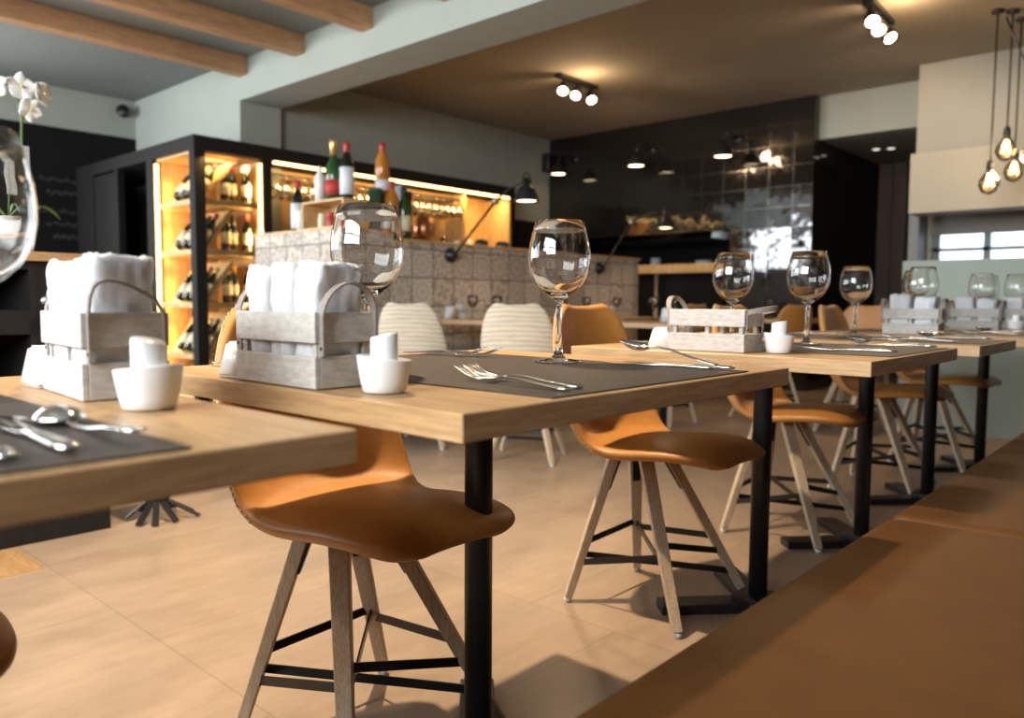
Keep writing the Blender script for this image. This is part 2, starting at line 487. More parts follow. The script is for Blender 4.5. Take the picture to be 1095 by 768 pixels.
def dup(root, loc, rotz=None, label=None, group=None):
    def cp(o, parent):
        c = o.copy(); COL.objects.link(c); c.parent = parent
        for ch in list(o.children): cp(ch, c)
        return c
    r = cp(root, None); r.location = loc
    if rotz is not None: r.rotation_euler = (0, 0, rotz)
    if label: r['label'] = label
    if group: r['group'] = group
    return r


class Maker:
    """first call moves the prototype itself, later calls copy it"""
    def __init__(self, root): self.root = root; self.used = False

    def put(self, loc, rotz=0.0, label=None, group=None):
        if not self.used:
            self.used = True; r = self.root; r.location = loc; r.rotation_euler = (0, 0, rotz)
            if label: r['label'] = label
            if group: r['group'] = group
            return r
        return dup(self.root, loc, rotz, label, group)


# ------------------------------------------------------------------ the room
ZC = 2.9
XL, XR, YB, YF = -8.37, 1.60, -2.2, 9.7
bm = B(); box(bm, (XL - .2, YB - .2, -0.1), (XR + .2, YF + .2, 0)); struct('floor', bm, 'floor')
bm = B(); box(bm, (XL - .2, YB - .2, ZC), (XR + .2, 3.66, ZC + .1)); struct('ceiling', bm, 'ceil_front')
bm = B(); box(bm, (-6.6, 3.66, ZC), (XR + .2, YF + .2, ZC + .1)); o = struct('ceiling', bm, 'ceil_rear')

# left wall: black board paint below, pale band above
bm = B(); box(bm, (XL - .15, YB - .2, 2.52), (XL, 3.62, ZC)); struct('wall_left', bm, 'white_wall')
bm = B(); box(bm, (XL - .15, 1.4, 0), (XL, 3.62, 2.52)); box(bm, (XL - .15, YB - .2, 0), (XL, -1.8, 2.52)); box(bm, (XL - .15, -1.8, 0), (XL, 1.4, .8)); box(bm, (XL - .15, -1.8, 2.4), (XL, 1.4, 2.52))
struct('wall_left', bm, 'black_wall')
bm = B()
for y in (-1.8, -.75, .3, 1.35): box(bm, (XL - .10, y, .8), (XL - .04, y + .05, 2.4))
for z in (.8, 1.7, 2.35): box(bm, (XL - .10, -1.8, z), (XL - .04, 1.4, z + .05))
struct('window_5', bm, 'grey_frame')
# front wall over the wine cabinet, pier, downstand beam
bm = B(); box(bm, (XL - .15, 3.47, 0), (-6.27, 3.86, ZC)); struct('wall_bar_front', bm, 'white_wall')
bm = B(); box(bm, (-6.27, 3.47, 2.568), (XR, 3.86, ZC)); struct('trim_1', bm, 'white_wall')
# rear left wall behind the back bar
bm = B(); box(bm, (-6.55, 3.86, 0), (-6.36, 7.76, ZC)); struct('wall_rear_left', bm, 'grey_wall')
# right wall behind the bench
bm = B(); box(bm, (XR, YB - .2, 0), (XR + .15, YF + .2, ZC)); struct('wall_right', bm, 'brown_planks')

# back wall with three window openings
wins = [(-8.25, -6.3), (-6.0, -4.2), (-2.4, 0.6)]
bm = B(); xs = [XL] + [v for w in wins for v in w] + [XR]
for i in range(0, len(xs), 2): box(bm, (xs[i], YB - .12, 0), (xs[i + 1], YB, ZC))
for a, b in wins:
    box(bm, (a, YB - .12, 0), (b, YB, 1.35 if b > 0 else 0.8)); box(bm, (a, YB - .12, 2.7), (b, YB, ZC))
struct('wall_back', bm, 'white_wall')
for n, (a, b) in enumerate(wins):
    bm = B(); z0 = 1.35 if b > 0 else 0.8
    for x in (a, (a + b) / 2 - .025, b - .05): box(bm, (x, YB - .08, z0), (x + .05, YB - .02, 2.7))
    for z in (z0, 1.95, 2.65): box(bm, (a, YB - .08, z), (b, YB - .02, z + .05))
    struct('window_%d' % (n + 1), bm, 'grey_frame')

# tile wall with the kitchen pass
TY = 7.72
bm = B()
box(bm, (-6.55, TY, 1.655), (-3.88, TY + .22, ZC)); box(bm, (-3.88, TY, 0), (-3.02, TY + .62, ZC))
struct('wall_tiled', bm, 'black_tiles')
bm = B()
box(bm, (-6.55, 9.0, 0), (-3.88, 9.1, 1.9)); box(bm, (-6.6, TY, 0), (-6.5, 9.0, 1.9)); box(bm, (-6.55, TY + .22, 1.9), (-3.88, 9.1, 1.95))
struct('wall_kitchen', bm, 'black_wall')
# header, corridor
bm = B(); box(bm, (-3.02, 7.84, 2.49), (-1.98, 8.05, ZC)); struct('wall_header', bm, 'white_wall')
bm = B(); box(bm, (-3.02, 8.05, 2.49), (-1.98, YF, 2.55)); struct('ceiling', bm, 'ceil_rear')
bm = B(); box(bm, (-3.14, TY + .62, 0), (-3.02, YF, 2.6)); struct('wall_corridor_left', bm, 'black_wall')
def planks():
    bm = B(); x = -3.02
    while x < -2.62:
        w = 0.16; box(bm, (x, YF - .02, 0), (x + w - .008, YF + .08, 2.6), 0.004, 1); x += w
    bar(bm, (-2.09, 8.05, 1.3), (-2.68, 9.72, 1.3), .06, 2.6)  # unseen slanted side wall, added to keep outside light out of the corridor
    return bm
struct('wall_corridor_planks', planks(), 'brown_planks')
# pale block on the right: upper pier, protruding hood, window with blind
bm = B(); box(bm, (-2.0, 7.36, 2.0), (XR, 7.9, ZC)); struct('wall_pier', bm, 'cream_wall')
bm = B(); box(bm, (-1.965, 7.08, 1.625), (XR, 7.36, 2.115), 0.006); struct('trim_2', bm, 'cream_wall')
bm = B()
box(bm, (-2.02, 7.9, 0), (XR, 8.05, 1.20)); box(bm, (-2.02, 7.9, 1.75), (XR, 8.05, 2.0)); box(bm, (-2.02, 7.9, 1.20), (-1.98, 8.05, 1.75))
struct('wall_rear_right', bm, 'grey_wall')
bm = B()
for x in (-1.98, -1.575, -0.85, -0.1): box(bm, (x, 7.93, 1.2), (x + .05, 7.99, 1.75))
box(bm, (-1.98, 7.93, 1.2), (XR, 7.99, 1.25)); box(bm, (-1.98, 7.93, 1.355), (XR, 7.97, 1.385))
struct('window_4', bm, 'grey_frame')
bm = B(); box(bm, (-2.0, 7.88, 1.50), (XR, 7.90, 2.0))
o = mk('roller_blind', bm, 'blind'); tag(o, 'grey roller blind pulled halfway down over the bright rear window', 'blind')
bm = B(); box(bm, (-2.10, 7.60, 0), (-2.02, 7.9, 2.0)); struct('trim_3', bm, 'grey_frame')
# low sage partition at the end of the bench row
bm = B(); box(bm, (-1.66, 5.9, 0), (XR, 6.02, 1.175), 0.008)
box(bm, (-1.665, 5.893, 0), (XR, 5.9, 0.08)); box(bm, (-1.665, 5.895, 0.42), (XR, 5.9, 0.43))
struct('wall_partition', bm, 'sage')

bm = B(); box(bm, (-3.09, .70, 0), (-2.78, .825, .0015)); struct('trim_5', bm, 'oak_x')
# ceiling timbers
for i, (x, nm) in enumerate(((-7.0, 'leftmost'), (-6.13, 'second from the left'), (-5.285, 'third from the left'), (-4.445, 'fourth from the left'), (-3.6, 'fifth from the left, cut by the frame top'))):
    if i == 0: continue
    bm = B(); box(bm, (x - .13, -2.2, 2.755), (x, 3.47, 2.9), 0.006, 1)
    o = mk('ceiling_timber', bm, 'beam')
    tag(o, 'knotty pine ceiling beam over the front room, %s' % {1: 'nearest to the black wall', 2: 'second from the black wall', 3: 'third from the black wall', 4: 'fourth from the black wall'}[i], 'beam', 'pine ceiling beams')

# chalk scribbles on the black wall
for k, (y0, z0, L) in enumerate(((2.55, 2.02, .42), (2.62, 1.90, .30), (2.52, 1.72, .5), (2.60, 1.60, .42), (2.66, 1.48, .25))):
    bm = B(); pts = []
    for i in range(60):
        t = i / 59; pts.append((XL + .004, y0 + t * L, z0 + .020 * math.sin(i * 2.3 + .8 * math.sin(i * .9)) * (.35 + abs(math.sin(i * .31 + k))) + .010 * math.sin(i * 0.4 + k)))
    tube(bm, pts, 0.0035, 4); o = mk('chalk_line', bm, 'chalk')
    tag(o, 'faint chalk scribble on the black wall, %s line' % ('top', 'second', 'third', 'fourth', 'bottom')[k], 'chalk writing', 'chalk lines on the black wall')
bm = B(); lathe(bm, [(0, -.05), (.03, -.045), (.05, -.02), (.055, .01), (.05, .03), (.06, .035), (.06, .05), (0, .05)], 20)
o = mk('dome_camera', bm, 'black_metal', None, True, (-8.31, 3.33, 2.76)); o.rotation_euler = (0.6, 1.2, 0)
tag(o, 'small black round camera in the ceiling corner above the black wall', 'camera')

# ------------------------------------------------------------------ bench
def bench():
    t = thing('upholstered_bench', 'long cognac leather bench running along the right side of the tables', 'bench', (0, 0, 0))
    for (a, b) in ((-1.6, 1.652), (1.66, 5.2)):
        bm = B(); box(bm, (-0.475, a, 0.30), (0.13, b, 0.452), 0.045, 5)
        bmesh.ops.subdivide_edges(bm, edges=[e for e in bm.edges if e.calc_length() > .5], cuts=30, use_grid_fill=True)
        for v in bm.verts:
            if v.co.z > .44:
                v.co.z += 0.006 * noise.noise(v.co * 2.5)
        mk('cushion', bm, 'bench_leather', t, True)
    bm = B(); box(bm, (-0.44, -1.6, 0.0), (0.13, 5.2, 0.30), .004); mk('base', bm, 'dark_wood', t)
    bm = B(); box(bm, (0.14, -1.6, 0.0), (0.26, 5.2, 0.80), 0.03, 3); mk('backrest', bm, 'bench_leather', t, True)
    return t
bench()

# ------------------------------------------------------------------ restaurant tables
def table(loc, sx, sy, label, thick=0.033, col_xy=None, h=0.75, leg_r=0.026, group='oak tables along the bench'):
    """loc = centre of the top on the floor"""
    t = thing('restaurant_table', label, 'table', loc, 0, group)
    bm = B(); box(bm, (-sx / 2, -sy / 2, h - thick), (sx / 2, sy / 2, h), 0.0015, 1)
    bm.normal_update()
    for f in bm.faces:
        f.material_index = 1 if abs(f.normal.x) > .7 else 0
    mk('table_top', bm, ['oak_x', 'oak_y'], t)
    bm = B(); lathe(bm, [(0, .03), (leg_r, .03), (leg_r, h - thick)], 28); mk('column', bm, 'black_metal', t, True)
    bm = B(); box(bm, (-.16, -.16, h - thick - .006), (.16, .16, h - thick), .002); mk('mounting_plate', bm, 'black_metal', t)
    bm = B(); box(bm, (-.055, -.055, 0), (.055, .055, .045), .006)
    for sx_, sy_ in ((1, 1), (-1, -1), (1, -1), (-1, 1)): bar(bm, (0, 0, .016), (sx_ * .2, sy_ * .2, .012), .075, .028, (0, 0, 1), .003)
    mk('base', bm, 'black_metal', t)
    return t

XB = -1.395
T1 = (XB, -.42, -.596, .444); T2 = (XB, .583, -.598, 1.444); T3 = (-1.335, 1.722, -.537, 2.452)
T4 = (-1.32, 2.63, -.518, 3.18); T5 = (-1.32, 3.36, -.51, 4.13); T6 = (-1.30, 4.28, -.50, 5.08)
TL = ['blurred oak table at the left edge of the photo, nearest to the viewer',
      'oak table in focus in the middle, with crate of towels and sharp wine glass',
      'oak table just behind the sharp one, with an empty grey crate on it',
      'fourth oak table along the bench, right behind the empty crate table',
      'fifth oak table along the bench, holding the first crate of towels at the right',
      'farthest oak table along the bench, in front of the sage partition']
for (x0, y0, x1, y1), lb in zip((T1, T2, T3, T4, T5, T6), TL):
    table(((x0 + x1) / 2, (y0 + y1) / 2, 0), x1 - x0, y1 - y0, lb)

# ------------------------------------------------------------------ shell chairs
def shell(mname, back_top=0.86):
    prof = [(.276, .448, .09), (.272, .474, .145), (.243, .497, .172), (.18, .507, .188), (.105, .505, .193), (.03, .495, .196), (-.05, .485, .199),
            (-.125, .481, .203), (-.175, .493, .206), (-.210, .535, .208), (-.228, .60, .206), (-.243, .67, .200), (-.256, .74, .188), (-.268, back_top - .048, .162),
            (-.276, back_top - .014, .134), (-.278, back_top, .095)]
    N = 13; bm = B(); rows = []
    for j, (x, z, w) in enumerate(prof):
        t = j / (len(prof) - 1); row = []
        for i in range(N):
            u = -1 + 2 * i / (N - 1)
            seatness = max(0, 1 - abs(j - 7.2) / 4.5)            # bucket around the seat/back junction
            lift = 0.018 * seatness * abs(u) ** 3
            fwd = 0.030 * seatness * abs(u) ** 3 + (0.066 * abs(u) ** 2.4 * min(1, (j - 6) / 3) if j > 6 else 0) * (1 - 0.75 * max(0, j - 8) / 8)
            droop = -0.034 * (abs(u) * w / .196) ** 2.6 * max(0, min(1, (9 - j) / 3))
            round_f = 0.0
            row.append(bm.verts.new((x + fwd + round_f, u * w, z + lift + droop)))
        rows.append(row)
    for a, b in zip(rows[:-1], rows[1:]):
        for i in range(N - 1): bm.faces.new((a[i], a[i + 1], b[i + 1], b[i]))
    return bm, rows, prof


def make_chair(mname, label, name='shell_chair', cat='chair'):
    t = thing(name, label, cat)
    bm, rows, prof = shell(mname)
    bm.normal_update()
    ep = [rows[j][0] for j in range(7, 16)] + [rows[15][i] for i in range(2, 11, 2)] + [rows[j][-1] for j in range(15, 6, -1)]
    raw = [(v.co.copy(), v.normal.copy()) for v in ep]
    edge = [v.co - v.normal * .012 + Vector((0, 0.016 * (1 if v.co.y < -.05 else -1 if v.co.y > .05 else 0), 0 if v.co.z < .8 else -.014)) for v in ep]
    o = mk('seat_shell', bm, mname, t, True)
    s = o.modifiers.new('thick', 'SOLIDIFY'); s.thickness = 0.030; s.offset = -1
    b = o.modifiers.new('sub', 'SUBSURF'); b.levels = 2; b.render_levels = 2
    if mname == 'leather':
        dg = bpy.context.evaluated_depsgraph_get(); ev = o.evaluated_get(dg)
        edge = []
        for p, nrm in raw:
            out = Vector((0, -.05 if p.y < -.05 else .05 if p.y > .05 else 0, .05 if p.z > .8 else 0))
            q = p - nrm * .022 + out
            ok, hit, hn, idx = ev.closest_point_on_mesh(q)
            edge.append(hit + hn * .0005 if ok else p)
        bm = B(); tube(bm, edge, .0012, 5)
        for a, c in zip(edge[:-1], edge[1:]):
            k = max(2, int((c - a).length / .011))
            for q in range(k):
                p = a.lerp(c, q / k); box(bm, p - Vector((.0022,) * 3), p + Vector((.0022,) * 3))
        mk('stitching', bm, 'thread', t)
    # under-seat plate
    bm = B(); box(bm, (-.07, -.07, .392), (.07, .07, .425), .003); mk('seat_plate', bm, 'flat_iron', t, False, (-.045, -.018, .045))
    F = {'l': (-.185, -.185), 'f': (.185, -.185), 'r': (.195, .195), 'b': (-.185, .185)}
    def at(k, z):
        x, y = F[k]; q = z / .45; s = 1 - q * .74
        return Vector((x * s - .050 * q, y * s - .020 * q, z))
    for k in 'lfrb':
        bm = B(); a, c = at(k, .012), at(k, .452)
        bar(bm, a, c, .026, .022, (F[k][0], F[k][1], 0), .002, .040, .030)
        lg = mk('leg', bm, 'leg_oak', t)
        bm = B(); lathe(bm, [(0, 0), (.010, 0), (.012, .012), (0, .013)], 12, (a.x, a.y, 0)); mk('glide', bm, 'rubber', lg, True)
        bm = B(); d = Vector((-F[k][0], -F[k][1], 0)).normalized() * .017
        bar(bm, at(k, .33) + d, at(k, .44) + d * 1.3, .022, .005, (F[k][0], F[k][1], 0)); mk('bracket', bm, 'flat_iron', lg)
    for (p, zp, q, zq) in (('l', .115, 'f', .185), ('f', .215, 'r', .145), ('l', .175, 'b', .185), ('b', .165, 'r', .19), ('l', .140, 'r', .085), ('b', .18, 'f', .15)):
        bm = B(); bar(bm, at(p, zp), at(q, zq), .004, .018); mk('cross_bar', bm, 'flat_iron', t)
    return t


ch = Maker(make_chair('leather', ''))
CG = 'cognac shell chairs along the row of tables'
for (x, y, lb, r) in ((-1.235, .098, 'cognac leather shell chair at the left edge, only its seat rim showing', 0),
                      (-1.225, .935, 'cognac leather shell chair under the table in focus, nearest full chair', 0),
                      (-1.185, 1.945, 'cognac leather shell chair second along the row, its back between sharp glass and spoon', 0),
                      (-1.18, 2.90, 'cognac leather shell chair third along the row, behind the second black column', 0),
                      (-1.16, 3.93, 'cognac leather shell chair fourth along the row, right of the third column', 0.05),
                      (-1.12, 4.75, 'cognac leather shell chair farthest along the row by the sage partition', -0.05)):
    ch.put((x, y, 0), r, 'brown ' + lb if False else lb, CG)
FG = 'cognac shell chairs in the back of the room'
for (x, y, lb, r) in ((-3.0, 4.95, 'cognac shell chair near the patterned bar, its back left of the empty crate', PI),
                      (-2.55, 5.75, 'cognac shell chair at the small table in the back, behind the empty crate', PI * .9),
                      (-1.85, 5.55, 'cognac shell chair in the back beside the black tile wall, between two wine glasses', -PI / 2),
                      (-1.95, 6.5, 'cognac shell chair in front of the dark corridor', -PI * .6)):
    ch.put((x, y, 0), r, lb, FG)
lc = Maker(make_chair('stripes', ''))
lc.put((-3.60, 3.18, 0), 2.06, 'cream striped shell chair facing the patterned bar, left one of two', 'cream striped chairs')
lc.put((-2.84, 3.27, 0), 2.06, 'cream striped shell chair facing the patterned bar, right one of two', 'cream striped chairs')

# ------------------------------------------------------------------ table ware prototypes
def wine_glass():
    bm = B()
    outer = [(0, 0), (.030, 0), (.0455, .0008), (.047, .002), (.045, .0035), (.030, .005), (.016, .008), (.010, .014), (.0072, .030), (.0058, .060), (.0060, .105), (.0085, .120),
             (.018, .128), (.033, .1385), (.047, .153), (.0565, .171), (.0608, .191), (.0613, .209), (.0588, .231), (.0535, .254), (.0472, .2748)]
    inner = [(.0468, .2755), (.0463, .2748), (.0526, .254), (.0579, .231), (.0604, .209), (.0599, .191), (.0555, .172), (.0458, .1547), (.032, .1412), (.017, .1335), (0, .1318)]
    lathe(bm, outer + inner, 48)
    bmesh.ops.recalc_face_normals(bm, faces=bm.faces[:])
    return mk('wine_glass', bm, 'glass', None, True)
GL = Maker(wine_glass())
def glass_at(x, y, lb, z=.7512, s=1.0):
    o = GL.put((x, y, z), 0, lb, 'balloon wine glasses on the oak tables'); o['category'] = 'wine glass'; o.scale = (s, s, s); return o
glass_at(-.87, .20, 'huge blurred wine glass cut off by the left edge')
glass_at(-.965, 1.205, 'tall wine glass in sharp focus on the dark mat', .7532)
glass_at(-1.06, .812, 'wine glass directly behind the first sharp crate of towels', .7532)
glass_at(-1.075, 2.165, 'wine glass behind the empty grey crate', .7532, .97)
glass_at(-.88, 2.24, 'wine glass standing right of the white pot on the empty crate table', .7532, .97)
glass_at(-1.035, 3.10, 'wine glass in front of the dark corridor, third right of the focus', .7532, .95)
glass_at(-.93, 3.60, 'wine glass before the right side of the first far towel crate', .7532, 1.0)
glass_at(-1.05, 3.95, 'smaller looking wine glass just behind that crate, before sage partition', .7532, 1.0)
glass_at(-.895, 4.52, 'wine glass on the farthest table at the front of its towel crate', .7532, 1.0)
glass_at(-.93, 4.80, 'wine glass on the farthest table, one step behind the front one', .7532, 1.0)
glass_at(-.77, 4.70, 'wine glass nearest to the right edge of the photo', .7532, 1.0)


def crate_proto():
    t = thing('wooden_crate', '', 'crate')
    X, Y = .208, .104; th = .008
    def tier(z0, z1, nm):
        bm = B()
        box(bm, (0, 0, z0), (X, th, z1), .0012, 1); box(bm, (0, Y - th, z0), (X, Y, z1), .0012, 1)
        box(bm, (0, th, z0), (th, Y - th, z1), .0012, 1); box(bm, (X - th, th, z0), (X, Y - th, z1), .0012, 1)
        mk(nm, bm, 'grey_wood', t)
    tier(0.0, .044, 'lower_boards'); tier(.062, .104, 'upper_boards')
    bm = B(); box(bm, (th, th, 0.002), (X - th, Y - th, .008)); mk('bottom_board', bm, 'grey_wood', t)
    for x in (th, X / 2 - .005, X - th - .010):
        for y in (th, Y - th - .010):
            bm = B(); box(bm, (x, y, .008), (x + .010, y + .010, .100)); mk('post', bm, 'grey_wood', t)
    return t


def handle(x, fall, parent, flip=1, skew=1.0):
    """leather loop fixed to a crate end; fall 0 = upright arch, 1 = flopped outwards"""
    bm = B(); pts = []
    R = .044; zc = .098
    pts.append((x + flip * .003, .052 - R, .045)); pts.append((x + flip * .003, .052 - R, .075))
    n = 14
    for i in range(n + 1):
        a = PI - PI * i / n
        y = .052 + R * math.cos(a); up = .052 * math.sin(PI * (i / n) ** skew)
        pts.append((x + flip * (.003 + up * fall * 1.15), y, zc + up * (1 - fall * .95)))
    pts.append((x + flip * .003, .052 + R, .075)); pts.append((x + flip * .003, .052 + R, .045))
    strap(bm, pts, (1, 0, 0) if fall < .5 else (flip * .35, 0, 1), .014, .0028)
    o = mk('handle', bm, 'strap', parent)
    bm = B()
    for sy in (-1, 1): lathe(bm, [(0, -.0), (.003, 0), (.003, .003), (0, .003)], 10, (0, sy * R, 0))
    mk('rivet', bm, 'flat_iron', o, False, (x + flip * .004, .052, .055), (0, flip * PI / 2, 0))
    return o


def towel(x, y, w, d, h, lean, seed, label, group='white terry towels in crates', rz=0):
    bm = B()
    bmesh.ops.create_cube(bm, size=1.0)
    bmesh.ops.subdivide_edges(bm, edges=bm.edges[:], cuts=17, use_grid_fill=True)
    for v in bm.verts:
        p = v.co * 2
        # superellipse rounding of the roll section, soft top
        l = (abs(p.x) ** 5.0 + abs(p.y) ** 5.0) ** (1 / 5.0)
        m_ = max(abs(p.x), abs(p.y))
        s = m_ / l if l > 1e-6 else 1
        px, py, pz = p.x * s, p.y * s, (p.z + 1) / 2
        shrink = 1 - .07 * max(0, pz - .9) / .1 if pz > .9 else 1
        flare = 1 + .26 * max(0, pz - .62)
        q = Vector((px * w / 2 * shrink * flare, py * d / 2 * shrink * (1 + .08 * pz), pz * h))
        q.x += lean * 2 * max(0, pz - .6) * h
        n_ = noise.noise_vector(q * 28 + Vector((seed, seed * .7, 3.1)))
        n2 = noise.noise_vector(q * 95 + Vector((seed, 0, 0)))
        q += Vector((n_.x * .0055, n_.y * .0045, n_.z * .008 * (1 if pz > .7 else 0))) + n2 * .0028
        # spiral fold on top
        if pz > .98: q.z -= .006 * (0.5 + 0.5 * math.sin(12 * math.hypot(px, py) * 2 + math.atan2(py, px)))
        v.co = q
    o = mk('rolled_towel', bm, 'towel', None, True, (x, y, .7625), (0, 0, rz))
    tag(o, label, 'towel', group); return o


def pot():
    t = thing('porcelain_pot', '', 'pot')
    bm = B(); seg = 40; rings = []
    prof = [(0, 0), (.0255, 0), (.028, .002), (.0305, .012), (.0335, .028), (.036, .044), (.0355, .046), (.033, .0445), (.018, .0425), (0, .042)]
    for r, z in prof:
        if r < 1e-6: rings.append([bm.verts.new((0, 0, z))]); continue
        ring = []
        for k in range(seg):
            a = 2 * PI * k / seg; x, y = r * math.cos(a), r * math.sin(a)
            zz = z + (-(x * .55 + y * .45) * .14 * (z / .044) ** 3 if z > .012 else 0)
            ring.append(bm.verts.new((x, y, zz)))
        rings.append(ring)
    for A, Q in zip(rings[:-1], rings[1:]):
        for k in range(seg):
            k2 = (k + 1) % seg
            if len(A) == 1: bm.faces.new((A[0], Q[k2], Q[k]))
            elif len(Q) == 1: bm.faces.new((A[k], A[k2], Q[0]))
            else: bm.faces.new((A[k], A[k2], Q[k2], Q[k]))
    mk('bowl', bm, 'porcelain', t, True)
    bm = B(); rings = []
    for r, z in [(.0178, .030), (.0180, .073), (.0168, .0755), (0, .0760)]:
        if r < 1e-6: rings.append([bm.verts.new((0, 0, z))]); continue
        rings.append([bm.verts.new((r * math.cos(2 * PI * k / seg), r * math.sin(2 * PI * k / seg), z + ((r * math.cos(2 * PI * k / seg) * .6 + r * math.sin(2 * PI * k / seg) * .55) * .26 if z > .05 else 0))) for k in range(seg)])
    for A, Q in zip(rings[:-1], rings[1:]):
        for k in range(seg):
            k2 = (k + 1) % seg
            if len(Q) == 1: bm.faces.new((A[k], A[k2], Q[0]))
            else: bm.faces.new((A[k], A[k2], Q[k2], Q[k]))
    mk('knob', bm, 'porcelain', t, True)
    return t


def dish():
    bm = B(); z = .055
    lo = [(-.034, -.045), (.034, -.045), (.034, .045), (-.034, .045)]; hi = [(-.020, -.036), (.034, -.036), (.034, .036), (-.020, .036)]
    A = [bm.verts.new((x, y, 0)) for x, y in lo]; Q = [bm.verts.new((x, y, z)) for x, y in hi]
    bm.faces.new(list(reversed(A))); bm.faces.new(Q)
    for i in range(4): bm.faces.new((A[i], A[(i + 1) % 4], Q[(i + 1) % 4], Q[i]))
    bmesh.ops.bevel(bm, geom=bm.edges[:], offset=.004, segments=3, affect='EDGES')
    return mk('porcelain_holder', bm, 'porcelain', None, True)


CRP = Maker(crate_proto()); PT = Maker(pot()); DS = Maker(dish())
SG = 'grey wooden crates on the tables'
c1 = CRP.put((-1.1625, .351, .7512), -.08, 'blurred grey slatted crate with two thick white towels at the left', SG)
c2 = CRP.put((-1.103, .597, .7512), 0, 'grey slatted crate with white towels on the table in focus', SG)
c3 = CRP.put((-1.060, 1.782, .7512), 0, 'empty grey slatted crate with drooping leather handles', SG)
c4 = CRP.put((-1.030, 3.42, .7512), 0, 'far grey crate with white towels, left one before the sage partition', SG)
c5 = CRP.put((-0.990, 4.33, .7512), 0, 'far grey crate with white towels, middle one before the sage partition', SG)
c6 = CRP.put((-0.800, 4.42, .7512), 0, 'far grey crate with white towels at the right edge of the photo', SG)
c1.scale = (.88, .97, 1)
handle(.208, .18, c1, 1, .62)
for c in (c1, c2, c4, c5, c6):
    if c is not c1: handle(.208, .12, c)
    handle(0, .15, c, -1)
handle(.208, .85, c3); handle(0, .25, c3, -1)
towel(-1.113, .3965, .078, .076, .160, -.14, 1.0, 'thick white terry towel, left one in the blurred crate at the left')
towel(-1.030, .3895, .078, .076, .160, .06, 5.0, 'thick white terry towel, right one in the blurred crate at the left')
towel(-1.062, .649, .058, .080, .158, -.06, 2.0, 'rolled white terry towel, left one of three in the crate in focus')
towel(-1.000, .649, .060, .080, .162, 0.0, 7.0, 'rolled white terry towel, middle one of three in the crate in focus')
towel(-.938, .649, .058, .080, .160, .05, 3.0, 'rolled white terry towel, right one of three in the crate in focus')
for k, (cx, cy, nm) in enumerate(((-1.030, 3.42, 'left far crate'), (-.990, 4.33, 'middle far crate'), (-.800, 4.42, 'far crate at the right edge'))):
    towel(cx + .058, cy + .052, .078, .080, .150, -.03, 11 + k, 'rolled white towel, left one in the %s' % nm)
    towel(cx + .150, cy + .052, .078, .080, .140, .03, 21 + k, 'rolled white towel, right one in the %s' % nm)
PG = 'white porcelain pots with slanted lids'
PT.put((-.872, .368, .7512), PI * .9, 'white porcelain pot with round knob beside the blurred left crate', PG)
PT.put((-.812, .648, .7512), 0.2, 'white porcelain pot with slanted knob beside the crate in focus', PG)
PT.put((-.792, 1.845, .7512), 0, 'white porcelain pot with knob right of the empty crate', PG)
PT.put((-.715, 4.36, .7512), 0, 'small white porcelain pot between the far crates at the right edge', PG)
DG = 'white porcelain holders beside crates'
DS.put((-1.203, .388, .7512), 0, 'slanted white porcelain holder at the left end of the blurred crate', DG)['category'] = 'porcelain holder'
DS.put((-1.138, .645, .7512), 0, 'slanted white porcelain holder peeking out left of the crate in focus', DG)['category'] = 'porcelain holder'
DS.put((-1.096, 1.830, .7512), 0, 'slanted white porcelain holder at the left end of the empty crate', DG)['category'] = 'porcelain holder'

# ---- mats
def runner(t, y0, y1, lb):
    bm = B(); box(bm, (t[0] + .05, y0, 0), (t[2] - .012, y1, .0018), .0005, 1)
    o = mk('table_mat', bm, 'mat', None, False, (0, 0, .7505)); tag(o, lb, 'placemat', 'dark leather mats on the oak tables')
runner(T1, -.30, .29, 'dark leather mat under the blurred cutlery at the left')
runner(T2, .752, 1.298, 'dark brown leather mat under the sharp wine glass and forks')
runner(T3, 1.90, 2.40, 'dark leather mat on the table with the empty crate')
runner(T4, 2.72, 3.12, 'dark leather mat on the fourth table along the bench')
runner(T5, 3.60, 4.06, 'dark leather mat on the fifth table along the bench')
runner(T6, 4.50, 5.0, 'dark leather mat on the farthest table along the bench')

# ---- cutlery (handle end at x=0, tip towards +x, lying on z=0)
def fork():
    bm = B()
    loft(bm, [(0, 0, .003, .003, .001), (.004, 0, .0032, .0085, .0016), (.02, 0, .0036, .0095, .0018), (.06, 0, .006, .0065, .0018), (.10, 0, .010, .0038, .0020), (.13, 0, .010, .0032, .002),
              (.142, 0, .0085, .006, .0016), (.152, 0, .007, .0115, .0013), (.166, 0, .0055, .0125, .0012)])
    for k in range(4):
        y = -.0111 + k * .0074
        loft(bm, [(.163, y, .0056, .0023, .0011), (.178, y * 1.04, .0060, .0019, .0011), (.195, y * 1.08, .0095, .0017, .0010), (.212, y * 1.10, .0160, .0014, .0009), (.224, y * 1.12, .0225, .0007, .0006)], 6)
    return mk('fork', bm, 'steel', None, True)
def knife():
    bm = B()
    loft(bm, [(0, 0, .004, .003, .001), (.004, 0, .0045, .0085, .0028), (.03, 0, .0045, .0095, .0034), (.08, 0, .0045, .0075, .0030), (.105, 0, .0045, .006, .0026), (.112, 0, .004, .0085, .0012),
              (.15, 0, .0035, .0105, .0009), (.20, 0, .003, .0100, .0008), (.222, -.002, .003, .0065, .0007), (.234, -.006, .003, .001, .0004)])
    return mk('knife', bm, 'steel', None, True)
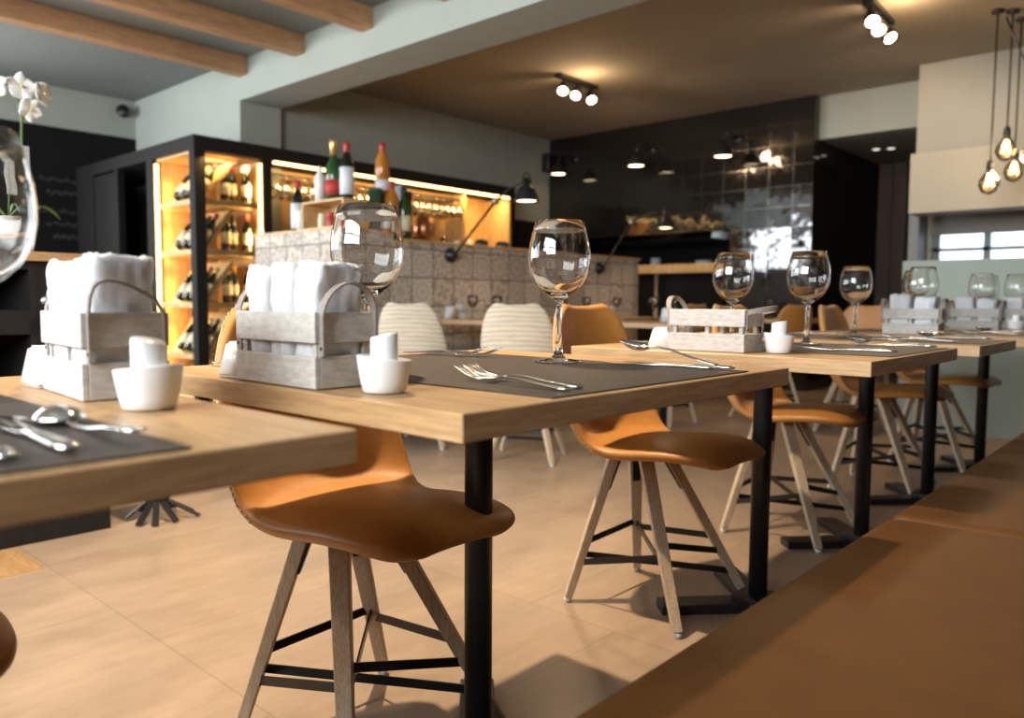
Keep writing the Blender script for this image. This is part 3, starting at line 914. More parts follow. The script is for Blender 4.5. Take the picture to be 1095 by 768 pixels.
def spoon():
    t = thing('spoon', '', 'spoon')
    bm = B()
    loft(bm, [(0, 0, .003, .003, .001), (.004, 0, .0032, .0085, .0016), (.02, 0, .0036, .0095, .0018), (.06, 0, .007, .0065, .0018), (.10, 0, .013, .0038, .0020), (.13, 0, .0145, .0034, .002), (.142, 0, .012, .0045, .0018), (.150, 0, .0095, .008, .0012)])
    mk('handle', bm, 'steel', t, True)
    bm = B(); L, W, D = .072, .0235, .0135; n, mth = 14, 12; rows = []
    for i in range(n + 1):
        s = i / n; x = .142 + L * s
        w = W * math.sin(PI * min(1, max(0, s)) ** .85) ** .62 if 0 < s < 1 else .0008
        dd = D * math.sin(PI * s) ** .7 if 0 < s < 1 else 0
        rise = .0105 + .004 * (s - .1)
        rows.append([bm.verts.new((x, w * u, rise - dd * (1 - u * u))) for u in [-1 + 2 * j / mth for j in range(mth + 1)]])
    for A, Q in zip(rows[:-1], rows[1:]):
        for j in range(mth): bm.faces.new((A[j], A[j + 1], Q[j + 1], Q[j]))
    o = mk('bowl', bm, 'steel', t, True); s_ = o.modifiers.new('thick', 'SOLIDIFY'); s_.thickness = .0013; s_.offset = 0
    return t
FK, KN, SP = Maker(fork()), Maker(knife()), Maker(spoon())
def cut(mk_, cat, x, y, rz, lb, z=.7528, g='steel cutlery on the tables'):
    o = mk_.put((x, y, z), rz, lb, g); o['category'] = cat; return o
# table in focus, bench side
cut(FK, 'fork', -.632, .815, PI - .06, 'steel fork in focus, upper one of the crossed pair near the table corner')
cut(FK, 'fork', -.640, .850, PI - .02, 'steel fork in focus, farther one of the pair near the table corner')
cut(KN, 'knife', -.655, 1.258, PI + .05, 'steel knife in focus under the spoon, nearer to the viewer')
cut(KN, 'knife', -.630, 1.285, PI + .02, 'steel knife in focus at the far edge of the mat under the spoon')
s = cut(SP, 'spoon', -.665, 1.290, PI + .02, 'shiny steel spoon resting across the two knives in focus', .7595); s.rotation_euler[1] = -.13; s.location.z = .7570
# table in focus, far side
cut(FK, 'fork', -1.372, 1.150, .16, 'steel fork at the far side of the focus table, left of pair')
cut(FK, 'fork', -1.350, 1.185, .10, 'steel fork at the far side of the focus table, right of pair')
cut(KN, 'knife', -1.385, .735, .02, 'steel knife behind the crate in focus at the far table edge')
cut(SP, 'spoon', -1.380, .700, .03, 'steel spoon behind the crate in focus at the far table edge')
# nearest table
s = cut(SP, 'spoon', -.640, .262, PI + .02, 'blurred steel spoon lying face down on the left mat', .7685); s.rotation_euler[0] = PI
cut(KN, 'knife', -.645, .213, PI - .02, 'blurred steel knife left of the face down spoon')
cut(KN, 'knife', -.640, .170, PI + .02, 'blurred steel knife in the bottom left corner of the mat')
cut(FK, 'fork', -.860, .120, PI + .3, 'blurred steel fork at the left edge behind the knives')
# third table
cut(FK, 'fork', -.700, 2.00, PI + .25, 'steel fork right of the pot on the empty crate table')
cut(KN, 'knife', -.575, 2.04, PI + .04, 'steel knife on the empty crate table, nearest its corner')
cut(KN, 'knife', -.570, 2.375, PI + .03, 'steel knife along the far mat edge of the empty crate table')
cut(SP, 'spoon', -.600, 2.35, PI - .16, 'steel spoon across the knife on the empty crate table', .7590)
cut(KN, 'knife', -1.300, 1.95, .05, 'steel knife left of the empty crate at the far table side')
cut(FK, 'fork', -1.300, 2.00, .05, 'steel fork left of the empty crate at the far table side')
# fourth table
cut(FK, 'fork', -.60, 2.76, PI + .1, 'steel fork on the fourth table, nearest corner')
cut(KN, 'knife', -.575, 3.09, PI + .03, 'steel knife on the fourth table along its far mat edge')
cut(SP, 'spoon', -.60, 3.06, PI - .14, 'steel spoon on the fourth table beside its knife', .7590)
cut(FK, 'fork', -1.28, 3.05, .05, 'steel fork at the far side of the fourth table')
# fifth, sixth
cut(FK, 'fork', -.58, 3.66, PI + .05, 'steel fork on the fifth table before the far crate')
cut(KN, 'knife', -.56, 4.02, PI + .05, 'steel knife on the fifth table near the right photo edge')
cut(SP, 'spoon', -.60, 3.98, PI - .12, 'steel spoon on the fifth table beside its knife', .7590)
cut(FK, 'fork', -.60, 4.56, PI, 'steel fork on the farthest table of the row')
bm = B(); box(bm, (-.04, -.025, 0), (.04, .025, .035), .012, 3)
o = mk('bread_roll', bm, noisy('brown_crust', (.30, .12, .05), (.40, .18, .08), (20, 20, 20), 5, .7), None, True, (-1.06, 4.36, .7512))
tag(o, 'small reddish brown block beside the middle far crate', 'bread')

# ------------------------------------------------------------------ sideboard with orchid at the left
def sideboard():
    t = thing('sideboard', 'dark wooden sideboard with open niches and oak top behind the blurred table', 'sideboard', (-3.1, 0, 0))
    bm = B()
    Y0, Y1, D, H = -1.2, 1.15, .45, 1.005
    box(bm, (-D, Y0, 0), (-D + .02, Y1, H)); box(bm, (-D, Y0, 0), (0, Y1, .47))
    box(bm, (-D, Y0, H - .03), (0, Y1, H))
    box(bm, (-D, .905, .47), (0, Y1, H - .03)); box(bm, (-D, Y0, .47), (0, Y0 + .05, H - .03)); box(bm, (-D, -.18, .47), (0, -.10, H - .03))
    box(bm, (-D, Y0, .748), (0, .905, .832))
    mk('carcass', bm, 'dark_wood', t)
    bm = B(); box(bm, (-D - .01, Y0 - .01, H), (.015, Y1 + .005, H + .032), .003); mk('top_board', bm, 'oak_y', t)
    return t
sideboard()
t = thing('cabinet_knob', 'oval brushed metal knob on the front of the dark sideboard', 'knob', (-3.1, .965, .875))
bm = B(); lathe(bm, [(0, 0), (.008, 0), (.006, .035), (0, .036)], 12); mk('stem', bm, 'brushed', t, True, None, (0, PI / 2, 0))
bm = B(); bmesh.ops.create_uvsphere(bm, u_segments=20, v_segments=12, radius=.03)
for v in bm.verts: v.co = Vector((v.co.x * .6, v.co.y * 1.5, v.co.z * .75 + v.co.y * .35))
mk('grip', bm, 'brushed', t, True, (.05, 0, 0))

def orchid():
    t = thing('potted_orchid', 'white orchid in a pale pot on the dark sideboard at the left edge', 'orchid', (-3.32, .93, 1.0375))
    bm = B(); lathe(bm, [(0, 0), (.050, 0), (.055, .01), (.068, .115), (.072, .118), (.066, .121), (.060, .10), (0, .10)], 28); mk('pot', bm, 'porcelain', t, True)
    bm = B(); pts = [(0, 0, .10), (.0, .02, .25), (.0, .03, .38), (-.0, .035, .50), (0, .02, .58), (0, -.03, .63), (0, -.10, .65)]
    tube(bm, pts, .0045, 8); tube(bm, [(0, .03, .45), (0, .05, .55), (0, .08, .62), (0, .105, .64)], .003, 6); mk('stem', bm, 'stem_green', t, True)
    def petal_flower(c, n, s, seed):
        rnd = random.Random(seed); n = Vector(n).normalized(); a = n.orthogonal().normalized(); b = n.cross(a)
        bm = B()
        for k in range(5):
            ang = 2 * PI * k / 5 + seed; d = a * math.cos(ang) + b * math.sin(ang); e = n.cross(d)
            wv = (.62 if k % 2 else .42) * s; rows = []
            for i in range(7):
                u = i / 6; w = wv * math.sin(PI * min(1, .08 + u * .92)) ** .7 if u < 1 else .05 * s
                rows.append([bm.verts.new(Vector(c) + d * u * s + e * w * q + n * (.18 * s * (u * u) - .10 * s * q * q)) for q in (-1, -.5, 0, .5, 1)])
            for A, Q in zip(rows[:-1], rows[1:]):
                for j in range(4): bm.faces.new((A[j], A[j + 1], Q[j + 1], Q[j]))
        fl = mk('blossom', bm, 'petal', t, True); so = fl.modifiers.new('thick', 'SOLIDIFY'); so.thickness = .0015
        bm = B(); bmesh.ops.create_icosphere(bm, subdivisions=2, radius=.13 * s, matrix=Matrix.Translation(Vector(c) + n * .2 * s)); mk('lip', bm, 'petal_centre', fl, True)
    petal_flower((.02, -.06, .60), (1, -.3, .1), .052, 1); petal_flower((.02, .03, .61), (1, .1, .1), .052, 2)
    petal_flower((.01, .105, .60), (.9, .6, .1), .048, 3); petal_flower((.03, .055, .53), (1, .2, -.2), .045, 4); petal_flower((.02, -.13, .58), (1, -.5, 0), .05, 5)
    bm = B(); box(bm, (-.004, .005, .22), (.004, .055, .40), .002); mk('ribbon', bm, 'grey_wood', t)
    for (dy, L, dr) in ((.16, .2, -.02), (-.15, .2, .02), (.05, .13, .04)):
        bm = B(); rows = []
        for i in range(9):
            u = i / 8; w = .024 * math.sin(PI * (.12 + .86 * u)) ** .7
            c = Vector((dr * u, dy * u, .105 + .075 * math.sin(PI * u * .85)))
            rows.append([bm.verts.new(c + Vector((w * q, 0, .006 * abs(q)))) for q in (-1, 0, 1)])
        for A, Q in zip(rows[:-1], rows[1:]):
            for j in range(2): bm.faces.new((A[j], A[j + 1], Q[j + 1], Q[j]))
        lf = mk('leaf', bm, 'leaf', t, True); so = lf.modifiers.new('thick', 'SOLIDIFY'); so.thickness = .002
    return t
orchid()
# black iron stand with splayed flat feet beside the sideboard
t = thing('iron_stand', 'low black iron stand with splayed flat feet beside the sideboard', 'stand', (-3.12, 1.335, 0)); t.scale = (.7, .7, .7)
bm = B()
for (a, L) in ((-.9, .20), (-.45, .22), (0.1, .20), (.75, .24), (1.4, .20), (2.2, .18), (3.3, .16), (4.3, .16)):
    d = Vector((math.cos(a), math.sin(a), 0)); bar(bm, d * .03 + Vector((0, 0, .12)), d * L + Vector((0, 0, .012)), .035, .010)
mk('feet', bm, 'black_metal', t)
bm = B(); lathe(bm, [(0, .10), (.06, .10), (.075, .13), (.05, .17), (.022, .20), (.022, .42), (0, .42)], 20); mk('post', bm, 'black_metal', t, True)
bm = B(); box(bm, (-.14, -.14, .42), (.14, .14, .47), .01); mk('tray', bm, 'black_metal', t)

# ------------------------------------------------------------------ wine cabinet and back bar
CX, CY0, CY1, CZ = -5.92, 2.886, 6.59, 2.148
BX = -6.36     # back of the cabinet (rear wall face)
ZL = [2.05, 1.67, 1.275, .853, .44, .06]   # shelf tops
def cabinet():
    t = thing('wine_cabinet', 'long black wine cabinet and back bar with lit oak shelves', 'cabinet', (0, 0, 0))
    bm = B()
    box(bm, (-8.365, CY0, 2.04), (CX, 3.465, CZ)); box(bm, (BX, 3.465, 2.04), (CX, CY1, CZ), 0)
    box(bm, (CX - .09, CY0, 0), (CX, CY0 + .09, 2.04), .003, 1)                 # corner post
    box(bm, (CX - .05, 3.475, 0), (CX, 3.55, 2.04)); box(bm, (-6.78, CY0, 0), (-6.66, CY0 + .06, 2.04))
    box(bm, (-8.365, CY0, 0), (-7.95, CY0 + .05, 2.04)); box(bm, (-7.95, CY0 + .01, 0), (-7.45, CY0 + .04, 2.02)); box(bm, (-7.45, CY0, 0), (-7.38, CY0 + .06, 2.04))
    box(bm, (CX - .05, 6.53, 0), (CX, CY1, 2.04)); box(bm, (BX, CY1 - .02, 0), (CX, CY1, 2.04))
    box(bm, (BX, 3.55, 0), (CX, CY1, .95))
    mk('frame', bm, 'dark_wood', t)
    bm = B(); box(bm, (-7.40, 3.40, 0), (-6.66, 3.46, 2.04)); box(bm, (-6.70, CY0 + .06, 0), (-6.66, 3.46, 2.04)); mk('dark_niche', bm, 'black_wall', t)
    bm = B()   # oak lining of the wine bay
    box(bm, (-6.66, 3.44, 0), (CX - .05, 3.465, 2.04)); box(bm, (-6.66, CY0 + .07, 0), (-6.645, 3.44, 2.04)); box(bm, (-6.645, CY0 + .03, 2.02), (CX - .03, 3.44, 2.04)); box(bm, (-6.645, CY0 + .03, 0), (CX - .03, 3.44, .03))
    mk('lining', bm, 'warm_wood', t)
    for z in ZL[1:]:
        bm = B(); box(bm, (-6.645, CY0 + .03, z - .042), (CX - .02, 3.44, z), .002, 1); mk('shelf', bm, 'warm_wood', t)
    for i, z in enumerate(ZL[1:]):
        top = min((ZL[i] - .04) if i else 2.0, z + .36)
        bm = B()
        prism(bm, [(2.99, z + .001), (3.025, z + .001), (3.235, top - .03), (3.20, top - .03)], 'x', -6.60, CX - .06)
        mk('slanted_divider', bm, 'warm_wood', t)
    bm = B()   # back bar oak lining
    box(bm, (BX, 3.55, .95), (BX + .02, 6.53, 2.04)); box(bm, (BX + .02, 6.50, .95), (CX - .01, 6.53, 2.02)); box(bm, (BX + .02, 3.55, .95), (CX - .02, 6.50, .985))
    box(bm, (BX + .02, 5.9, 1.0), (CX - .12, 5.93, 2.02))
    mk('back_bar_lining', bm, 'warm_wood', t)
    bm = B(); box(bm, (BX + .02, 3.55, 1.42), (CX - .10, 6.50, 1.445)); mk('back_bar_shelf', bm, 'book', t)
    bm = B(); box(bm, (CX - .024, 3.58, 2.018), (CX - .005, 6.50, 2.036)); mk('led_strip', bm, 'led', t)
    bm = B(); box(bm, (CX - .040, 3.452, .1), (CX - .022, 3.472, 2.0)); mk('led_strip', bm, 'led', t)
    bm = B(); box(bm, (-6.648, CY0 + .012, .1), (-6.624, CY0 + .035, 2.0)); mk('led_strip', bm, 'led', t)
    bm = B(); box(bm, (CX - .004, CY0 + .09, .03), (CX - .001, 3.475, 2.04)); mk('glass_pane', bm, 'pane', t)
    return t
cabinet()
area('cabinet_led_light', (CX - .06, 3.10, 1.995), (-.2, 0, -1), .3, .3, 8, AMB)
for z in (1.60, 1.22, .80, .40):
    area('cabinet_led_light', (CX - .07, 3.40, z + .10), (-.6, -1, .0), .04, .3, 3, AMB)
    area('cabinet_led_light', (-6.60, CY0 + .05, z + .10), (.5, 1, .0), .04, .3, 2.8, AMB)
for y in (4.05, 5.05, 6.0):
    area('back_bar_led_light', (CX - .05, y, 2.00), (-.4, 0, -1), .9, .03, 10, AMB)
bm = B(); box(bm, (-6.36, 6.6, 0), (-6.30, 7.72, 1.86)); struct('trim_4', bm, 'black_wall')

def bottle(h, r, shoulder, neck_r, body, label, cap, name='wine_bottle', lz=(.25, .55)):
    t = thing(name, '', 'bottle')
    s = shoulder * h
    bm = B(); lathe(bm, [(0, .004), (r * .8, 0), (r, .006), (r, s), (r * .92, s + .02), (neck_r * 1.5, s + .055), (neck_r, s + .08), (neck_r, h - .03), (neck_r * 1.15, h - .028), (neck_r * 1.15, h - .012), (0, h - .012)], 20)
    mk('glass_body', bm, body, t, True)
    bm = B(); a, b = lz[0] * s * 1.3, min(s - .01, lz[1] * s * 1.5)
    lathe(bm, [(r + .0008, a), (r + .0012, a), (r + .0012, b), (r + .0008, b)], 24, closed=True); mk('label', bm, label, t, True)
    bm = B(); lathe(bm, [(neck_r + .001, h - .085), (neck_r + .0015, h - .085), (neck_r * 1.2 + .001, h - .02), (neck_r * 1.2 + .001, h), (0, h)], 16); mk('foil', bm, cap, t, True)
    return t
protos = [Maker(bottle(.30, .037, .60, .014, 'bottle_dark', 'label_cream', 'cap_black')),
          Maker(bottle(.30, .038, .60, .014, 'bottle_dark', 'label_cream', 'cap_gold')),
          Maker(bottle(.31, .037, .60, .014, 'bottle_dark', 'label_cream', 'cap_red'))]
ordz = ('top', 'second', 'third', 'fourth', 'bottom')
for i, z in enumerate(ZL[1:]):
    if z < .1: continue
    for k, y in enumerate((3.20, 3.29, 3.385)):
        p = protos[(i + k * 2) % 3]
        p.put((CX - .12 - .05 * (k % 2), y, z + .001), 0, 'standing wine bottle on the %s shelf of the lit cabinet, %s of three' % (ordz[i], ('left', 'middle', 'right')[k]), 'wine bottles in the lit cabinet')
    for k, (yy, zz, xx) in enumerate(((3.03, .035, -6.015), (3.03, .035, -6.125), (3.03, .035, -6.255), (3.03, .03, -6.385))):
        p = protos[(i * 2 + k) % 3]
        r = p.put((xx, yy - .02, z + zz), 0, 'leaning wine bottle left of the slanted divider on the %s shelf, %s' % (ordz[i], ('front', 'second', 'third', 'rearmost')[k]), 'wine bottles in the lit cabinet')
        r.location = (xx, 2.955, z + .022); r.rotation_euler = (-.55, 0, 0)

# hanging stemware above the back bar
def bar_glass():
    bm = B(); lathe(bm, [(.033, 0), (.034, -.002), (.005, -.006), (.004, -.07), (.010, -.08), (.030, -.10), (.036, -.125), (.031, -.165), (.030, -.165), (.035, -.125), (.029, -.102), (.008, -.084), (.003, -.078), (0, -.076)], 16)
    return mk('hanging_glass', bm, 'bar_glass', None, True)
HG = Maker(bar_glass())
n = 0
for row, x in enumerate((-6.02, -6.13, -6.24)):
    for k in range(26):
        y = 3.66 + k * .086 + (.02 if row == 1 else 0)
        o = HG.put((x, y, 1.93), 0, 'upside down stemmed glass hanging in the lit rack above the back bar', 'glasses hanging in the back bar rack'); o['category'] = 'glass'
t = thing('glass_rack', 'slim black rail rack holding the hanging glasses above the back bar', 'rack', (0, 0, 0))
for y in range(0, 27):
    bm = B(); bar(bm, (-6.34, 3.617 + y * .086, 1.934), (-5.97, 3.617 + y * .086, 1.934), .012, .008); mk('rail', bm, 'black_metal', t)
bm = B(); 
for x in (-6.3, -6.0): box(bm, (x, 3.6, 1.936), (x + .01, 5.88, 1.95))
mk('carrier', bm, 'black_metal', t)
# things on the back bar
for k in range(9):
    y = 3.72 + k * .26
    p = protos[k % 3]
    p.put((-6.15, y, .986), 0, 'bottle standing on the back bar counter, number %s from the wine bay' % ('one', 'two', 'three', 'four', 'five', 'six', 'seven', 'eight', 'nine')[k], 'bottles on the back bar counter')
for k in range(8):
    bm = B(); r, h = (.035, .08) if k % 2 else (.03, .10)
    lathe(bm, [(0, 0), (r * .8, 0), (r, .01), (r, h), (r * .9, h), (r * .85, .012), (0, .01)], 16)
    o = mk('tumbler' if k < 5 else 'cup', bm, 'bar_glass' if k < 5 else 'porcelain', None, True, (-6.10, 4.9 + k * .19, 1.446 if k < 5 else 1.446))
    tag(o, ('clear tumbler on the dark back bar shelf, %s from the left' % ('first', 'second', 'third', 'fourth', 'fifth')[k]) if k < 5 else 'white cup on the back bar shelf near its lit right end, %s' % ('left', 'middle', 'right')[k - 5], 'glass' if k < 5 else 'cup', 'cups and tumblers on the back bar shelf')

# ------------------------------------------------------------------ tiled bar counter
BZ = 1.295
bm = B(); box(bm, (-4.62, 3.02, 0), (-4.3, 6.62, BZ)); box(bm, (-5.27, 3.02, 0), (-4.62, 3.60, BZ + .045))
box(bm, (-4.62, 3.02, BZ), (-4.3, 3.60, BZ + .045))
t = thing('bar_counter', 'bar counter clad in beige patterned tiles with thin wooden top', 'bar counter', (0, 0, 0))
mk('tiled_front', bm, 'pattern_tiles', t)
def slab(pts0, pts1):
    bm = B(); vs = [bm.verts.new(p) for p in pts0 + pts1]
    for f in ((3, 2, 1, 0), (4, 5, 6, 7), (0, 1, 5, 4), (1, 2, 6, 5), (2, 3, 7, 6), (3, 0, 4, 7)): bm.faces.new([vs[k] for k in f])
    bmesh.ops.recalc_face_normals(bm, faces=bm.faces[:]); return bm
bm = B(); box(bm, (-4.65, 3.60, BZ), (-4.285, 6.64, BZ + .018), .002, 1); box(bm, (-5.28, 3.01, BZ + .045), (-4.285, 3.61, BZ + .06), .002, 1)
mk('wooden_top', bm, 'warm_wood', t)
TOPH = BZ + .0605; TOPL = BZ + .0185

# bottles and boxes on the bar top
def onbar(p, x, y, z, lb): 
    r = p.put((x, y, z), random.random() * 6, lb, 'bottles on the tiled bar'); r.scale = (1.2, 1.2, 1.2); return r
b_wh = Maker(bottle(.31, .038, .60, .014, 'bottle_dark', 'label_white', 'cap_red', lz=(.1, .62)))
b_ch = Maker(bottle(.34, .046, .50, .016, 'bottle_green', 'label_red', 'cap_gold', 'champagne_bottle', lz=(.15, .45)))
b_sp = Maker(bottle(.30, .042, .62, .015, 'bottle_amber', 'label_white', 'cap_red', 'spirit_bottle', lz=(.1, .3)))
b_gr = Maker(bottle(.31, .038, .60, .014, 'bottle_green', 'label_cream', 'cap_black', lz=(.2, .5)))
onbar(b_wh, -4.93, 3.16, TOPH, 'dark wine bottle with white label standing left of the bar crate')
onbar(b_gr, -4.36, 3.665, TOPL, 'green bottle on the bar right of the green tin')
t = thing('display_box', 'small open wooden box on the bar corner with bottles on top', 'box', (-4.50, 3.17, TOPH)); t.rotation_euler[2] = PI / 2
bm = B(); s = .012; L, D, H = .48, .20, .19
box(bm, (-D / 2, -L / 2, 0), (D / 2, L / 2, s)); box(bm, (-D / 2, -L / 2, H - s), (D / 2, L / 2, H)); box(bm, (-D / 2, -L / 2, s), (D / 2, -L / 2 + s, H - s)); box(bm, (-D / 2, L / 2 - s, s), (D / 2, L / 2, H - s)); box(bm, (D / 2 - s, -L / 2 + s, s), (D / 2, L / 2 - s, H - s))
mk('box_frame', bm, 'warm_wood', t)
onbar(b_ch, -4.49, 3.16, TOPH + .1905, 'champagne bottle with gold foil and red label standing on the wooden box')
onbar(b_wh, -4.34, 3.16, TOPH + .1905, 'dark bottle with white label and red foil on the wooden box')
bm = B(); lathe(bm, [(0, 0), (.035, 0), (.035, .18), (.015, .21), (.012, .25), (0, .25)], 20)
o = mk('white_bottle', bm, 'porcelain', None, True, (-4.65, 3.16, TOPH + .1905)); tag(o, 'white bottle on the wooden box, left of the champagne', 'bottle', 'bottles on the tiled bar')
jar = None
for k, (y, mm, nm) in enumerate(((-4.60, 'label_cream', 'cream label'), (-4.50, 'cap_red', 'red body'), (-4.38, 'porcelain', 'white body'))):
    bm = B(); lathe(bm, [(0, 0), (.026, 0), (.028, .01), (.028, .07), (.022, .08), (.024, .09), (.024, .10), (0, .10)], 18)
    o = mk('jar', bm, mm, None, True, (y, 3.14, TOPH + .0125)); tag(o, 'small jar with %s inside the wooden box on the bar' % nm, 'jar', 'jars in the wooden box')
bm = B(); lathe(bm, [(0, 0), (.03, 0), (.03, .14), (.02, .15), (0, .15)], 18)
o = mk('white_canister', bm, 'porcelain', None, True, (-4.38, 3.04, TOPH)); o.location.y = 3.10; o.location.x = -4.80
tag(o, 'slim white canister on the bar between dark bottle and wooden box', 'canister')
for k, (y, h, r, mm, lb) in enumerate(((3.44, .30, .045, 'tin_green', 'green gift tin on the bar right of the wooden box'), (3.545, .27, .05, 'tin_green', 'second green gift tin on the bar behind the tall bottles'))):
    bm = B(); lathe(bm, [(0, 0), (r, 0), (r, h - .02), (r + .002, h - .02), (r + .002, h), (0, h)], 24); o = mk('gift_tin', bm, mm, None, True, (-4.40 - k * .05, y, TOPH)); tag(o, lb, 'tin', 'green tins on the bar')
onbar(b_sp, -4.36, 3.555, TOPH, 'amber spirit bottle on the bar with white label')
t = thing('display_stand', 'tall narrow display stand on the bar holding the amber bottle', 'stand', (-4.49, 3.73, TOPL))
bm = B(); box(bm, (-.05, -.02, 0), (.05, .02, .40), .002); mk('panel', bm, 'grey_frame', t)
bm = B(); box(bm, (-.06, .03, 0), (.06, .07, .36), .002); mk('board', bm, 'book', t)
r = onbar(b_sp, -4.42, 3.60, TOPH + .272, 'amber spirit bottle with red cap raised above the others on the bar'); r.location = (-4.45, 3.545, TOPH + .2705)
bm = B(); bmesh.ops.create_uvsphere(bm, u_segments=20, v_segments=12, radius=.09)
for v in bm.verts: v.co.z = v.co.z * 1.15
o = mk('copper_urn', bm, 'copper', None, True, (-4.50, 3.98, TOPL + .104)); tag(o, 'rounded copper coloured urn on the bar right of the bottles', 'urn')
for k, y in enumerate((4.6, 4.85)):
    bm = B(); lathe(bm, [(0, 0), (.04, 0), (.06, .02), (.05, .06), (0, .07)], 20); o = mk('black_bowl', bm, 'black_metal', None, True, (-4.5, y, TOPL)); tag(o, 'low black bowl on the bar top behind the wall lamp arm, %s' % ('left', 'right')[k], 'bowl', 'black bowls on the bar')

# ------------------------------------------------------------------ banquette, tables and ware along the tiled bar
t = thing('banquette', 'low dark brown banquette along the foot of the patterned bar', 'banquette', (0, 0, 0))
bm = B(); box(bm, (-4.29, 2.2, 0), (-4.09, 6.55, .40), .01); mk('base', bm, 'fabric_dark', t)
bm = B(); box(bm, (-4.29, 2.2, .40), (-3.96, 6.55, .48), .03, 3); mk('cushion', bm, 'fabric_dark', t, True)
bts = [((-3.88, 4.05, 0), .60, .74, 'oak table at the patterned bar between the two striped chairs'),
       ((-3.88, 4.86, 0), .60, .74, 'oak table at the patterned bar behind the sharp wine glass'),
       ((-3.88, 5.67, 0), .60, .74, 'oak table at the patterned bar near its right end'),
       ((-2.62, 4.35, 0), .7, .62, 'small oak table in the middle of the room behind the cognac chair'),
       ((-2.75, 6.35, 0), .8, .8, 'oak table in the back before the black tile wall')]
for loc, sx, sy, lb in bts: table(loc, sx, sy, lb, .03, group='oak tables in the back')
def small_glass():
    bm = B(); lathe(bm, [(0, 0), (.028, 0), (.028, .003), (.005, .006), (.004, .075), (.02, .09), (.033, .11), (.036, .14), (.033, .165), (.032, .165), (.035, .14), (.031, .112), (.016, .095), (0, .09)], 18)
    return mk('stemmed_glass', bm, 'bar_glass', None, True)
SGm = Maker(small_glass())
def napkin():
    bm = B(); prism(bm, [(-.05, 0), (.05, 0), (.035, .09), (-.035, .09)], 'y', -.018, .018); bmesh.ops.bevel(bm, geom=bm.edges[:], offset=.006, segments=2, affect='EDGES')
    return mk('folded_napkin', bm, 'towel', None, True)
NP = Maker(napkin())
for k, (x, y, nm) in enumerate(((-3.74, 3.74, 'between the striped chairs, left one'), (-3.74, 3.98, 'between the striped chairs, right one'), (-3.74, 4.72, 'seen through the sharp wine glass'), (-3.74, 5.02, 'right of the sharp glass stem at the patterned bar'), (-3.78, 5.5, 'near the right end of the patterned bar'), (-2.45, 4.18, 'on the small table in the middle of the room'), (-2.80, 4.5, 'on the small middle table, farther one'), (-2.75, 6.2, 'on the rear table before the tile wall'))):
    o = SGm.put((x, y, .7505), 0, 'small stemmed glass %s' % nm, 'stemmed glasses in the back'); o['category'] = 'glass'
for k, (x, y, z, nm) in enumerate(((-4.02, 3.80, .7505, 'right of the left striped chair'), (-4.00, 4.66, .7505, 'seen through the sharp wine glass'), (-3.95, 5.42, .7505, 'above the cognac chair back, left'), (-3.95, 5.60, .7505, 'above the cognac chair back, right'), (-2.64, 4.42, .7505, 'on the small table in the middle of the room'))):
    o = NP.put((x, y, z), PI / 2 if x < -3 else 0, 'folded white napkin %s' % nm, 'white napkins in the back'); o['category'] = 'napkin'
for k, (x, y, nm) in enumerate(((-3.98, 3.90, 'left'), (-3.95, 5.78, 'right'))):
    CRP.put((x, y, .7512), PI / 2, 'small grey crate at the patterned bar, %s one' % nm, SG).scale = (1, 1, 1)

# ------------------------------------------------------------------ lamps
def wall_lamp(mount, joint, head, label):
    mount, joint, head = Vector(mount), Vector(joint), Vector(head)
    t = thing('wall_lamp', label, 'lamp', mount, 0, 'black articulated wall lamps')
    o = Vector(mount)
    bm = B(); lathe(bm, [(0, 0), (.055, 0), (.055, .015), (.03, .022), (.03, .055), (0, .055)], 24); mk('mount', bm, 'black_metal', t, True, None, (0, PI / 2, 0))
    j = joint - o; h = head - o
    bm = B(); tube(bm, [(.05, 0, 0), j], .009, 10); mk('lower_arm', bm, 'black_metal', t, True)
    bm = B(); bmesh.ops.create_uvsphere(bm, u_segments=14, v_segments=8, radius=.028, matrix=Matrix.Translation(j)); mk('joint', bm, 'brushed', t, True)
    bm = B(); tube(bm, [j, j.lerp(h + Vector((0, 0, .16)), .5) + Vector((0, 0, .02)), h + Vector((0, 0, .15))], .009, 10); mk('upper_arm', bm, 'black_metal', t, True)
    bm = B(); lathe(bm, [(.012, .17), (.022, .165), (.024, .12), (.040, .11), (.060, .09), (.078, .05), (.090, .012), (.093, 0), (.090, 0), (.086, .012), (.074, .05), (.056, .086), (.036, .104), (0, .106)], 32, h); s = mk('lamp_shade', bm, 'black_metal', t, True)
    bm = B(); pts = [h + Vector((0, .045 * math.cos(a), .13 + .075 * math.sin(a))) for a in [PI * i / 12 for i in range(13)]]; tube(bm, pts, .005, 8); mk('yoke', bm, 'black_metal', s, True)
    bm = B(); lathe(bm, [(0, .030), (.05, .030), (.075, .018), (.082, .012), (.076, .010), (0, .010)], 28, h); mk('light_disc', bm, 'lamp_inside', s, True)
    return t
wall_lamp((-4.30, 4.058, 1.22), (-4.10, 4.343, 1.633), (-3.70, 4.24, 1.585), 'black articulated wall lamp on the patterned bar, left one near the back bar')
wall_lamp((-4.30, 5.95, 1.19), (-4.08, 6.15, 1.62), (-3.76, 6.22, 1.545), 'black articulated wall lamp on the patterned bar, right one before tile wall')
spot('wall_lamp_light', (-3.70, 4.24, 1.57), (-3.70, 4.24, 0), 9, WARM, 2.2, .8, .05)
spot('wall_lamp_light', (-3.76, 6.22, 1.53), (-3.76, 6.22, 0), 9, WARM, 2.2, .8, .05)

